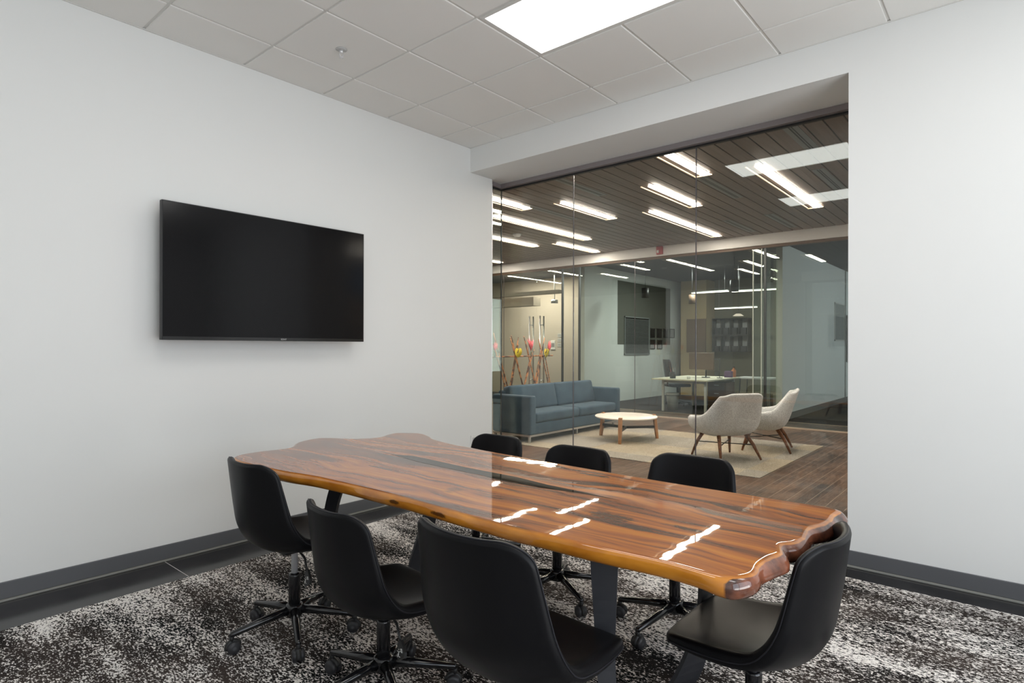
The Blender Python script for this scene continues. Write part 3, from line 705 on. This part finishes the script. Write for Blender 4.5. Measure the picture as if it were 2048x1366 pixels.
# generic upholstered shell
def shell(center, edge, widths, thick, rows, cols, power=2.4, rc_top=.05, rc_front=.05, split=None, ushape=0.0):
    n = len(center)
    C_ = cr([(0, y, z) for y, z in center], rows, .93); E_ = cr([(0, y, z) for y, z in edge], rows, .93)
    W_ = [v.x for v in cr([(w, 0, 0) for w in widths], rows, .93)]; TH = [v.x for v in cr([(w, 0, 0) for w in thick], rows, .93)]
    cum = [0]
    for i in range(1, rows): cum.append(cum[-1] + (C_[i] - C_[i - 1]).length)
    L = cum[-1]; G = []; TE = []; GF = []
    for i in range(rows):
        row = []
        for j in range(cols):
            t = j / (cols - 1) * 2 - 1
            if ushape:
                a = t * PI / 2; x = W_[i] * math.copysign(abs(math.sin(a)) ** ushape, a); bl = (1 - math.cos(a)) ** power
            else:
                x = W_[i] * t; bl = abs(t) ** power
            p = C_[i].lerp(E_[i], bl); row.append(Vector((x, p.y, p.z)))
        GF.append(row)
    for i in range(rows):
        w = W_[i]; wf = w
        for r, d in ((rc_front, cum[i]), (rc_top, L - cum[i])):
            if d < r: w -= r - math.sqrt(max(0, r * r - (r - d) ** 2))
        row = []; te = []
        for j in range(cols):
            t = j / (cols - 1) * 2 - 1
            if ushape:
                a = t * PI / 2; x = w * math.copysign(abs(math.sin(a)) ** ushape, a); aa = math.asin(min(1, (abs(x) / wf) ** (1 / ushape))); bl = (1 - math.cos(aa)) ** power
            else:
                x = w * t; bl = abs(x / wf) ** power
            te.append(math.copysign(aa * 2 / PI, t) if ushape else x / wf)
            p = C_[i].lerp(E_[i], bl); row.append(Vector((x, p.y, p.z)))
        G.append(row); TE.append(te)
    def nf(i, j):
        a = GF[min(i + 1, rows - 1)][j] - GF[max(i - 1, 0)][j]; c = GF[i][min(j + 1, cols - 1)] - GF[i][max(j - 1, 0)]
        v = c.cross(a); return v.normalized() if v.length > 1e-9 else Vector((0, 0, 1))
    NF = [[nf(i, j) for j in range(cols)] for i in range(rows)]
    def nrm(i, j):
        u = (TE[i][j] + 1) / 2 * (cols - 1); k = max(0, min(int(u), cols - 2)); return NF[i][k].lerp(NF[i][k + 1], u - k).normalized()
    # points toward the sitter: up on the seat, forward on the back
    sgn = 1 if nrm(rows // 4, cols // 2).z > 0 else -1
    O = [[G[i][j] - nrm(i, j) * sgn * TH[i] for j in range(cols)] for i in range(rows)]
    loop = [(0, j) for j in range(cols)] + [(i, cols - 1) for i in range(1, rows)] + [(rows - 1, j) for j in range(cols - 2, -1, -1)] + [(i, 0) for i in range(rows - 2, 0, -1)]
    where = {ij: k for k, ij in enumerate(loop)}; cen_ = G[rows // 2][cols // 2]
    def rimpts(i, j):
        P, Q = G[i][j], O[i][j]
        ii = 1 if i == 0 else (rows - 2 if i == rows - 1 else i); jj = 1 if j == 0 else (cols - 2 if j == cols - 1 else j)
        o = P - G[ii][jj]; k = where[(i, j)]
        a, c = loop[k - 1], loop[(k + 1) % len(loop)]
        tg = (G[c[0]][c[1]] - G[a[0]][a[1]]); q = tg.cross(P - Q)
        if q.length > 1e-9: o = q if q.dot(P - cen_) > 0 else -q
        o = o.normalized() if o.length > 1e-9 else Vector((1, 0, 0))
        mid = (P + Q) / 2; h = (P - Q) / 2; r = h.length * .9
        return [mid + h * math.cos(a) + o * r * math.sin(a) for a in (PI * .2, PI * .4, PI * .6, PI * .8)]
    out = []
    ranges = [(0, rows - 1)] if split is None else [(0, split), (split, rows - 1)]
    for r0, r1 in ranges:
        b = MB(); idx = {}
        vs = []
        def vid(key, p):
            if key not in idx: idx[key] = len(vs); vs.append(p)
            return idx[key]
        fs = []
        for i in range(r0, r1):
            for j in range(cols - 1):
                fs.append(tuple(vid(('g', a, c), G[a][c]) for a, c in ((i, j), (i, j + 1), (i + 1, j + 1), (i + 1, j))))
                fs.append(tuple(vid(('o', a, c), O[a][c]) for a, c in ((i, j), (i + 1, j), (i + 1, j + 1), (i, j + 1))))
        for k in range(len(loop)):
            a, c = loop[k], loop[(k + 1) % len(loop)]
            if not (r0 <= a[0] <= r1 and r0 <= c[0] <= r1): continue
            ra = [vid(('g', *a), G[a[0]][a[1]])] + [vid(('r', *a, q), p) for q, p in enumerate(rimpts(*a))] + [vid(('o', *a), O[a[0]][a[1]])]
            rc = [vid(('g', *c), G[c[0]][c[1]])] + [vid(('r', *c, q), p) for q, p in enumerate(rimpts(*c))] + [vid(('o', *c), O[c[0]][c[1]])]
            for q in range(5): fs.append((ra[q], rc[q], rc[q + 1], ra[q + 1]))
        b.add(vs, fs, True); out.append(b)
    pip = [rimpts(i, j)[2] for i, j in loop]
    return out, pip, G, O, loop

# ------------------------------------------------------------------ armchairs
cen = [(.30, .315), (.27, .345), (.10, .330), (-.08, .325), (-.18, .36), (-.24, .46), (-.285, .59), (-.325, .70), (-.355, .785)]
edg = [(.30, .40), (.26, .465), (.12, .480), (-.02, .495), (-.10, .52), (-.16, .58), (-.215, .655), (-.27, .73), (-.318, .785)]
wid = [.23, .285, .325, .335, .33, .31, .285, .26, .235]
shl, pip, G, O, loop = shell(cen, edg, wid, [.05, .055, .06, .06, .055, .05, .045, .04, .038], 60, 34, 1.6, .075, .10, None, .72)
AC = thing('armchair', 'cream tweed armchair nearer the glass, its back to the camera', 'armchair', (-2.72, 7.16, .012), 0, 'tweed armchairs on the rug')
shl[0].build('shell', M['boucle'], AC)
for sx in (-1, 1):
    for y0, y1 in ((.17, .27), (-.14, -.30)):
        MB().tube([(sx * .19, y0, .285), (sx * .235, (y0 + y1) / 2, .17), (sx * .28, y1, 0)], [.024, .020, .012], 12).build('leg', M['walnut'], AC)
b = MB(); b.tube([(-.235, .22, .17), (.235, -.22, .17)], .006, 8); b.tube([(.235, .22, .172), (-.235, -.22, .172)], .006, 8); b.build('cross_brace', M['black'], AC)
def face(dx, dy): return math.atan2(dy, dx) - PI / 2      # local +y looks along (dx, dy)
AC.rotation_euler.z = face(-.85, .53)
dup(AC, (-2.53, 8.10, .012), face(-.97, -.24), 'cream tweed armchair further from the glass, seen from its side')

# ------------------------------------------------------------------ bamboo screen with flowers
t_ = thing('bamboo_screen', 'screen of crossed bamboo canes standing behind the blue sofa', 'bamboo screen', (-6.40, 7.8, 0))
MB().tube([(0, -.82, 1.178), (0, .82, 1.187)], .012, 8).build('cross_bar', M['bamboo'], t_)
def cane(ya, za, yb, zb, r=.015, xo=0):
    k = (za - 0.0) / (za - zb); y0 = ya + (yb - ya) * k
    n = 9; pts = [(xo, ya - 7.8 + (y0 - ya) * i / n, za * (1 - i / n)) for i in range(n + 1)]
    b = MB(); b.tube(pts, [r * (.55 + .5 * i / n) for i in range(n + 1)], 8)
    for i in range(1, n, 2):
        b.lathe([(r * 1.0, -.004), (r * 1.25, 0), (r * 1.0, .004)], 8, pts[i])
    b.build('cane', M['bamboo'], t_)
for q, (ya, za, yb, zb) in enumerate([(7.051, 1.56, 7.396, .696), (7.03, 1.40, 7.33, .68), (7.431, 1.50, 7.771, .67), (7.49, 1.53, 7.80, .67), (7.66, 1.50, 7.44, .67), (7.64, 1.38, 7.46, .67), (7.82, 1.52, 8.14, .678), (7.84, 1.45, 8.12, .68), (8.06, 1.30, 7.80, .67), (8.03, 1.25, 7.83, .68), (8.208, 1.48, 8.50, .679), (8.36, 1.50, 8.13, .67), (8.34, 1.30, 8.16, .68), (8.40, 1.18, 8.55, .68), (8.26, 1.30, 8.08, .68)]):
    cane(ya, za, yb, zb, .015, .014 * ((q % 3) - 1))
def yellow(y, z, lb, rz):
    t_ = thing('anthurium_flower', lb, 'flower', (-6.37, y, z), rz, 'flowers tied to the bamboo screen')
    b = MB(); N = 16; vs = [(0, 0, 0)]
    for i in range(N):
        a = 2 * PI * i / N; r = .085 * (1.15 - .55 * abs(math.sin(a / 2 + .0)) ** 3) * (.75 if abs(i - 0) < 1 else 1)
        vs.append((.012 * math.sin(2 * a) + .02 * r / .08, r * math.sin(a), r * 1.15 * math.cos(a) - .02))
    fs = [(0, 1 + i, 1 + (i + 1) % N) for i in range(N)]; k = len(vs)
    vs2 = vs + [(x - .004, yy, zz) for x, yy, zz in vs]
    fs2 = fs + [tuple(q + k for q in reversed(f)) for f in fs] + [(1 + i, 1 + (i + 1) % N, k + 1 + (i + 1) % N, k + 1 + i) for i in range(N)]
    b.add(vs2, fs2, True); b.build('spathe', M['yellow_petal'], t_)
    MB().tube([(.005, 0, 0), (.03, .0, .06)], [.009, .005], 8).build('spadix', M['brown_panel'], t_)
def pink(y, z, lb, sc=1.0):
    t_ = thing('pink_flower', lb, 'flower', (-6.37, y, z), 0, 'flowers tied to the bamboo screen'); rnd = random.Random(int(y * 100)); b = MB()
    for i in range(14):
        a = rnd.uniform(-.5, .5); l = rnd.uniform(.10, .19) * sc
        b.tube([(0, 0, 0), (rnd.uniform(-.02, .03), a * l * .4, l * .5), (rnd.uniform(-.03, .03), a * l * .9, l)], [.004, .011 * sc, .002], 6)
    b.build('petals', M['pink_petal'], t_); MB().tube([(0, 0, -.09), (0, 0, .02)], .005, 6).build('stem', M['leafg'], t_)
yellow(7.60, 1.24, 'yellow anthurium on the second bamboo crossing', 0); yellow(8.37, 1.23, 'yellow anthurium on the last bamboo crossing', .2)
pink(7.96, 1.27, 'pink feathery flower on the middle bamboo crossing', 1.2); pink(8.47, 1.26, 'pink feathery flower beside the last yellow anthurium', 1.1); pink(7.04, 1.27, 'pink flower at the end of the bamboo screen past the glass corner', .8)

# ------------------------------------------------------------------ television
TV = thing('television', 'black flat television hung on the white wall', 'television', (XL, 2.063, 1.795))
hy, hz = .7205, .4205
MB().box(.115, .150, -hy, hy, -hz, hz).build('cabinet', M['black'], TV, .003)
MB().box(.1495, .1515, -hy + .006, hy - .006, -hz + .022, hz - .006).build('screen', M['screen'], TV)
MB().box(.150, .1517, -hy + .004, hy - .004, -hz + .002, -hz + .021).build('bottom_bezel', M['gloss_black'], TV)
MB().box(.055, .116, -.52, .48, -.33, .2).build('rear_housing', M['black'], TV, .01)
b = MB(); b.box(.001, .02, -.3, .3, -.16, .16); b.box(.02, .056, -.12, -.06, -.2, .18); b.box(.02, .056, .06, .12, -.2, .18); b.build('wall_bracket', M['black'], TV)
cu = bpy.data.curves.new('logo', 'FONT'); cu.body = 'SONY'; cu.size = .016; cu.extrude = .0002; cu.align_x = 'CENTER'
tmp = bpy.data.objects.new('logo', cu); COL.objects.link(tmp); bpy.context.view_layer.update()
me_ = bpy.data.meshes.new_from_object(tmp.evaluated_get(bpy.context.evaluated_depsgraph_get())); bpy.data.objects.remove(tmp); me_.materials.clear(); me_.materials.append(M['light_gray'])
lo = bpy.data.objects.new('logo', me_); COL.objects.link(lo); lo.parent = TV; lo.location = (.1522, .055, -hz + .006)
lo.rotation_euler = (PI / 2, 0, PI / 2)

# ------------------------------------------------------------------ meeting table
TOP = [(-3.124, 1.424), (-3.17, 1.496), (-3.178, 1.607), (-3.17, 1.761), (-3.31, 1.89), (-3.368, 2.041), (-3.317, 2.118), (-3.17, 2.203), (-3.112, 2.329), (-3.162, 2.443), (-3.173, 2.539), (-3.053, 2.621), (-2.913, 2.583), (-2.777, 2.51), (-2.53, 2.454), (-2.396, 2.446), (-2.231, 2.429), (-1.848, 2.405), (-1.456, 2.387), (-1.137, 2.378), (-.888, 2.380), (-.662, 2.384), (-.561, 2.386), (-.510, 2.378), (-.482, 2.345), (-.486, 2.28), (-.483, 2.204), (-.500, 2.127), (-.515, 2.061), (-.500, 1.973), (-.497, 1.937), (-.507, 1.882), (-.533, 1.835), (-.511, 1.761), (-.523, 1.706), (-.526, 1.635), (-.515, 1.565), (-.528, 1.52), (-.557, 1.492), (-.61, 1.478), (-.713, 1.483), (-.886, 1.469), (-.998, 1.461), (-1.108, 1.459), (-1.266, 1.449), (-1.462, 1.453), (-1.639, 1.458), (-1.836, 1.463), (-2.04, 1.455), (-2.265, 1.444), (-2.40, 1.435), (-2.598, 1.402), (-2.85, 1.385), (-3.02, 1.390)]
TB = thing('meeting_table', 'long live-edge wooden meeting table with a glossy top', 'table', (0, 0, 0))
P = [Vector((x, y, 0)) for x, y in TOP]; NP = len(P); sm = []
for i in range(NP):
    p0, p1, p2, p3 = P[i - 1], P[i], P[(i + 1) % NP], P[(i + 2) % NP]
    for k in range(5):
        f = k / 5; sm.append(.5 * ((2 * p1) + (-p0 + p2) * f + (2 * p0 - 5 * p1 + 4 * p2 - p3) * f * f + (-p0 + 3 * p1 - 3 * p2 + p3) * f ** 3))
N = len(sm)
area = sum(sm[i].x * sm[(i + 1) % N].y - sm[(i + 1) % N].x * sm[i].y for i in range(N)); sg = 1 if area > 0 else -1
nor = []
for i in range(N):
    d = sm[(i + 2) % N] - sm[i - 2]; nor.append(Vector((d.y, -d.x, 0)).normalized() * sg)
prof = [(-.014, .7600), (-.006, .7588), (0, .755), (.004, .746), (.006, .735), (.004, .722), (-.004, .713), (-.016, .711)]
rings = []; sapv = []; barkv = []
for q, (off, z) in enumerate(prof):
    for i in range(N):
        p = sm[i]; end = max(0, min(1, (p.x + .62) / .07)); lend = max(0, min(1, (-2.95 - p.x) / .15))
        wob = noise.noise(Vector((p.x * 4, p.y * 4, z * 20))) * .003 * min(q, 3)
        extra = end * (.004 * q if q < 5 else .018 - .006 * (q - 5)) * (1 + .8 * noise.noise(Vector((p.x * 9, p.y * 9, 3))))
        dz = -end * .012 * max(0, q - 3) / 4
        rings.append(p + nor[i] * (off + wob + extra) + Vector((0, 0, z + dz))); sapv.append(0 if q == 0 else min(1, q * .5)); barkv.append((0, .2, .6, 1, 1, 1, 1, 1)[q] * end * max(0, min(1, (abs(nor[i].x) - .15) / .4)))
fs = [tuple(range(N))] + [tuple((len(prof) - 1) * N + i for i in reversed(range(N)))]
sides = [(q * N + i, q * N + (i + 1) % N, (q + 1) * N + (i + 1) % N, (q + 1) * N + i) for q in range(len(prof) - 1) for i in range(N)]
b = MB(); b.add(rings, fs); b.add([], []); b.f += sides; b.sm += [True] * len(sides)
slab = b.build('table_top', M['slab'], TB)
at = slab.data.attributes.new('sap', 'FLOAT', 'POINT'); at.data.foreach_set('value', sapv)
at = slab.data.attributes.new('bark', 'FLOAT', 'POINT'); at.data.foreach_set('value', barkv)
UP = [(-2.56, 2.003), (-2.44, 2.05), (-2.317, 2.045), (-2.0, 2.02), (-1.7, 2.02), (-1.5, 1.99), (-1.33, 1.985), (-1.145, 1.968)]
DN = [(-1.33, 1.962), (-1.5, 1.93), (-1.7, 1.925), (-1.86, 1.945), (-2.10, 1.95), (-2.3, 1.965), (-2.45, 1.985)]
river = UP + DN; b = MB(); k = len(river)
b.add([(x, y, .7606) for x, y in river] + [(x, y, .7595) for x, y in river], [tuple(range(k)), tuple(reversed(range(k, 2 * k)))] + [(i, (i + 1) % k, k + (i + 1) % k, k + i) for i in range(k)])
b.build('resin_inlay', M['resin'], TB)
def blade(pts, w, th=.012):
    """flat bar swept along pts; w is the width vector at each point"""
    b = MB(); n = 24; C_ = cr(pts, n); Wd = cr(w, n); vs = []
    for i in range(n):
        d = (C_[min(i + 1, n - 1)] - C_[max(i - 1, 0)]).normalized(); wv = Wd[i]; nn = d.cross(wv).normalized() * th / 2
        for s1, s2 in ((-1, -1), (1, -1), (1, 1), (-1, 1)): vs.append(C_[i] + wv * s1 / 2 + nn * s2)
    fs = [(3, 2, 1, 0)] + [(4 * i + j, 4 * i + (j + 1) % 4, 4 * i + 4 + (j + 1) % 4, 4 * i + 4 + j) for i in range(n - 1) for j in range(4)] + [(4 * n - 4, 4 * n - 3, 4 * n - 2, 4 * n - 1)]
    b.add(vs, fs); b.build('leg', M['blue_black'], TB)
blade([(-.945, 1.535, .711), (-.935, 1.525, .45), (-.915, 1.50, .25), (-.95, 1.46, .02)], [(.075, .035, 0), (.05, .03, 0), (.045, .03, 0), (.07, .035, 0)], .03)
blade([(-.925, 2.17, .70), (-.90, 2.17, .52), (-.89, 2.14, .33), (-.925, 2.08, .14), (-1.0, 2.03, .02)], [(.0, .08, 0), (.0, .08, 0), (.02, .09, 0), (.05, .12, 0), (.06, .13, 0)], .016)
blade([(-2.58, 1.74, .711), (-2.68, 1.74, .58), (-2.74, 1.75, .40), (-2.73, 1.80, .2), (-2.66, 1.86, .02)], [(.085, .04, 0), (.065, .03, 0), (.055, .03, 0), (.05, .03, 0), (.07, .03, 0)], .03)
blade([(-2.33, 2.10, .711), (-2.33, 2.10, .55), (-2.36, 2.07, .36), (-2.40, 2.06, .16), (-2.36, 2.12, .02)], [(.0, .08, 0), (.0, .08, 0), (.015, .09, 0), (.03, .11, 0), (.03, .11, 0)], .016)
b = MB(); b.box(-1.02, -.86, 1.58, 2.24, .700, .711); b.box(-2.66, -2.28, 1.72, 2.2, .700, .711); b.build('mounting_plate', M['blue_black'], TB)

# ------------------------------------------------------------------ meeting chairs
cen = [(.232, .040), (.215, .057), (.12, .056), (.0, .052), (-.09, .058), (-.15, .080), (-.188, .125), (-.208, .19), (-.225, .27), (-.238, .355), (-.248, .418)]
edg = [(.222, .046), (.20, .066), (.12, .074), (.02, .080), (-.055, .094), (-.10, .128), (-.130, .178), (-.147, .235), (-.162, .30), (-.178, .37), (-.192, .424)]
wid = [.182, .196, .206, .212, .215, .215, .213, .209, .202, .194, .186]
thk = [.018, .032, .044, .048, .048, .046, .040, .034, .030, .028, .026]
shl, pip, G, O, loop = shell(cen, edg, wid, thk, 80, 34, 2.3, .062, .045, 37)
def make_chair(zu, lowphase):
    t_ = thing('office_chair', '', 'office chair', (0, 0, 0))
    return t_
proto = {}
def chair(x, y, rz, zu, phase, label):
    """zu: underside of the seat; phase: world angle of the first foot"""
    t_ = thing('office_chair', label, 'office chair', (x, y, .006), rz, 'black leather swivel chairs round the meeting table')
    zu -= .006
    def part(key, make, parent, loc=(0, 0, 0), rot=0, shared=True):
        if key in proto:
            o = proto[key].copy(); COL.objects.link(o); o.parent = parent
        else:
            o = make(); o.parent = parent; proto[key] = o
        o.location = loc; o.rotation_euler = (0, 0, rot); return o
    st = part('seat', lambda: shl[0].build('seat', M['leather']), t_, (0, 0, zu))
    part('backrest', lambda: shl[1].build('backrest', M['leather']), t_, (0, 0, zu))
    part('piping', lambda: MB().tube(pip + [pip[0]], .0022, 6, False).build('piping', M['piping']), t_, (0, 0, zu))
    part('seat_plate', lambda: MB().rbox(-.08, .08, -.09, .08, -.006, .012, .008).build('seat_plate', M['black']), t_, (0, 0, zu))
    def lev():
        b = MB(); b.tube([(.03, .0, -.008), (.10, -.005, -.03), (.15, -.02, -.075)], .005, 8); return b.build('tilt_lever', M['black'])
    lv = part('tilt_lever', lev, t_, (0, 0, zu), 0)
    def pad():
        mt = Matrix.Translation((.150, -.02, -.070)) @ Matrix.Rotation(-.25, 4, 'X') @ Matrix.Rotation(-.55, 4, 'Y')
        b = MB(); vs = [mt @ Vector(p) for p in [(-.008, -.006, 0), (.010, -.006, 0), (.024, -.007, -.045), (.018, -.007, -.062), (-.018, -.007, -.062), (-.022, -.007, -.045)]]
        vs += [mt @ Vector((p[0], p[1] + .012, p[2])) for p in [(-.008, -.006, 0), (.010, -.006, 0), (.024, -.007, -.045), (.018, -.007, -.062), (-.018, -.007, -.062), (-.022, -.007, -.045)]]
        b.add(vs, [tuple(range(6)), tuple(range(11, 5, -1))] + [(i, (i + 1) % 6, 6 + (i + 1) % 6, 6 + i) for i in range(6)]); return b.build('lever_paddle', M['black'])
    part('lever_paddle', pad, lv)
    def marks():
        mt = Matrix.Translation((.150, -.0225, -.070)) @ Matrix.Rotation(-.25, 4, 'X') @ Matrix.Rotation(-.55, 4, 'Y'); b = MB()
        def st_(x0, z0, x1, z1, w=.0016):
            b.tube([mt @ Vector((x0, -.0072, z0)), mt @ Vector((x1, -.0072, z1))], w * .6, 4)
        st_(-.012, -.030, -.004, -.036); st_(-.004, -.036, -.008, -.050); st_(-.004, -.036, .006, -.036); st_(-.010, -.040, -.016, -.050); st_(-.008, -.050, .000, -.054); st_(-.002, -.026, -.002, -.030)
        st_(.010, -.028, .010, -.042); st_(.010, -.028, .007, -.032); st_(.010, -.028, .013, -.032); st_(.015, -.030, .015, -.044)
        return b.build('lever_icons', M['plastic_white'])
    part('lever_icons', marks, lv)
    # gas lift
    kz = 'lift%.3f' % zu
    part(kz, lambda: MB().lathe([(0, .27), (.0145, .27), (.0145, zu - .03), (.019, zu - .028), (.019, zu - .015), (0, zu - .015)], 20).build('gas_lift', M['chrome']), t_)
    part('sleeve', lambda: MB().lathe([(0, .10), (.026, .10), (.026, .272), (.024, .282), (.0155, .284), (0, .284)], 24).build('column_sleeve', M['gloss_black']), t_)
    part('hub', lambda: MB().lathe([(0, .085), (.034, .085), (.038, .095), (.040, .130), (.036, .140), (.027, .143), (0, .143)], 28).build('hub', M['gloss_black']), t_)
    def leg():
        return MB().tube([(.028, 0, .116), (.12, 0, .105), (.272, 0, .083), (.279, 0, .076)], [.021, .018, .013, .010], 14, flat=1.0).build('leg', M['gloss_black'])
    def caster():
        b = MB(); b.tube([(.274, 0, .082), (.274, 0, .05)], .0105, 10)
        c = .268
        # hood over the twin wheels
        vs = []; nA = 10
        for i in range(nA + 1):
            a = -.35 + (PI + .2) * i / nA
            for xx in (-.012, .012):
                for r in (.0295,): vs.append((c + r * math.cos(a), xx, .028 + r * math.sin(a)))
        b.tube([(c + .026 * math.cos(-.3 + (PI + .1) * i / nA), 0, .028 + .026 * math.sin(-.3 + (PI + .1) * i / nA)) for i in range(nA + 1)], .011, 8)
        return b.build('caster', M['black'])
    def wheels():
        b = MB()
        for s in (-1, 1):
            pr = [(0, s * .004), (.024, s * .004), (.0275, s * .008), (.0275, s * .018), (.024, s * .024), (.012, s * .026), (0, s * .026)]
            b.lathe(pr if s > 0 else pr[::-1], 22, (.268, 0, .0275), axis='y')
        return b.build('wheel', M['caster_plastic'] if 'caster_plastic' in M else M.setdefault('caster_plastic', mat('caster_plastic', (.022, .022, .025), .45)))
    for k in range(5):
        a = phase - rz + k * 2 * PI / 5
        part('leg', leg, t_, (0, 0, 0), a)
        cs = part('caster', caster, t_, (0, 0, 0), a)
        tw = random.uniform(-.7, .7)
        if 'wheel' in proto:
            wv = proto['wheel'].copy(); COL.objects.link(wv)
        else:
            wv = wheels(); proto['wheel'] = wv
        wv.parent = cs
    return t_
R = math.radians
chair(-2.555, 1.444, R(-1), .411, R(-98), 'black leather chair near the television wall, farthest left at the table')
chair(-1.865, 1.425, R(-6), .334, R(-97), 'low black leather chair between the farthest left and the foreground one')
chair(-1.065, 1.29, R(-2), .448, R(-70), 'black leather chair largest in the foreground, its back to the camera')
chair(-.658, 1.985, R(90), .352, R(-20), 'black leather chair at the wavy right end of the table')
chair(-2.60, 2.70, R(180), .322, R(-98), 'black leather chair across the table, nearest the outlet')
chair(-1.885, 2.585, R(180), .34, R(-100), 'black leather chair across the table, in front of the round coffee table')
chair(-1.235, 2.63, R(181), .362, R(-100), 'black leather chair across the table, below the tweed armchairs')

# ------------------------------------------------------------------ trees outside the high window
for (x, y, lb) in ((6.5, 9.6, 'leafy tree outside the high lounge window'),):
    t_ = thing('tree', lb, 'tree', (x, y, 0)); MB().tube([(0, 0, 0), (.1, .05, 2.2), (0, -.1, 5)], [.14, .11, .06], 10).build('trunk', M['walnut'], t_)
    b = MB(); rnd = random.Random(3)
    for i in range(500):
        p = Vector((rnd.gauss(0, .5), rnd.gauss(0, .45), 4.3 + rnd.gauss(0, .8))); u = Vector((rnd.uniform(-1, 1), rnd.uniform(-1, 1), rnd.uniform(-1, 1))).normalized(); w = u.orthogonal().normalized()
        b.add([p, p + u * .09 + w * .04, p + u * .18, p + u * .09 - w * .04], [(0, 1, 2, 3)])
    b.build('foliage', M['leafg'], t_)

# ------------------------------------------------------------------ light
def area(name, loc, rot, sx, sy, e, col, spread=None):
    l = bpy.data.lights.new(name, 'AREA'); l.shape = 'RECTANGLE'; l.size = sx; l.size_y = sy; l.energy = e; l.color = col
    if spread: l.spread = spread
    o = bpy.data.objects.new(name, l); o.location = loc; o.rotation_euler = rot; COL.objects.link(o); return o
# daylight through the meeting room's window (stands outside it, shining in)
area('daylight', (RX + .35, (WY0 + WY1) / 2, 1.6), (0, R(90), 0), 2.7, 4.3, 120, (.93, .96, 1.0))
# added lamp for ground bounce, tilted up through the window to brighten the ceiling
area('ceiling_fill', (RX + 1.3, (WY0 + WY1) / 2, .12), (0, R(130), 0), 1.6, 4.6, 190, (1.0, .97, .92))
# added fill lamp inside the right-hand room, brightening the offices behind the far glass
area('office_side_fill', (3.9, 14.5, 1.7), (0, R(90), 0), 2.2, 5.0, 230, (.90, .97, 1.0))
# added fill lamps without fixtures, brightening the left office and the corridor
area('office_top_fill', (-5.4, 13.3, H - .06), (0, 0, 0), 1.2, .3, 170, (.98, 1.0, .96))
area('corridor_fill', (-9.8, 12.2, H - .06), (0, 0, 0), 1.6, .3, 130, (1.0, .90, .76))
W = bpy.data.worlds.new('sky'); SC.world = W; W.use_nodes = True
bg = W.node_tree.nodes['Background']; bg.inputs[0].default_value = (.45, .68, .95, 1); bg.inputs[1].default_value = 1.2

# ------------------------------------------------------------------ camera
cd = bpy.data.cameras.new('camera'); cam = bpy.data.objects.new('camera', cd); COL.objects.link(cam); SC.camera = cam
cd.sensor_fit = 'HORIZONTAL'; cd.sensor_width = 36.0; cd.lens = 1190.1 / 2048 * 36.0
cd.shift_y = (694.2 - 683.0) / 2048; cd.shift_x = 0.0; cd.clip_start = .05; cd.clip_end = 100
yaw, roll = R(40.495), R(.135)
F = Vector((-math.sin(yaw), math.cos(yaw), 0)); Rt = Vector((math.cos(yaw), math.sin(yaw), 0)); U = Vector((0, 0, 1))
R2 = Rt * math.cos(roll) + U * math.sin(roll); U2 = U * math.cos(roll) - Rt * math.sin(roll)
cam.matrix_world = Matrix(((R2.x, U2.x, -F.x, 0), (R2.y, U2.y, -F.y, 0), (R2.z, U2.z, -F.z, 1.336), (0, 0, 0, 1)))

vs_ = SC.view_settings; vs_.view_transform = 'Standard'; vs_.look = 'None'; vs_.gamma = 1.0; vs_.exposure = -0.52; vs_.use_curve_mapping = False
SC.display_settings.display_device = 'sRGB'
cy = SC.cycles; cy.max_bounces = 10; cy.diffuse_bounces = 4; cy.glossy_bounces = 6; cy.transparent_max_bounces = 24; cy.use_denoising = True
cy.sample_clamp_indirect = 6.0; cy.caustics_reflective = False; cy.caustics_refractive = False
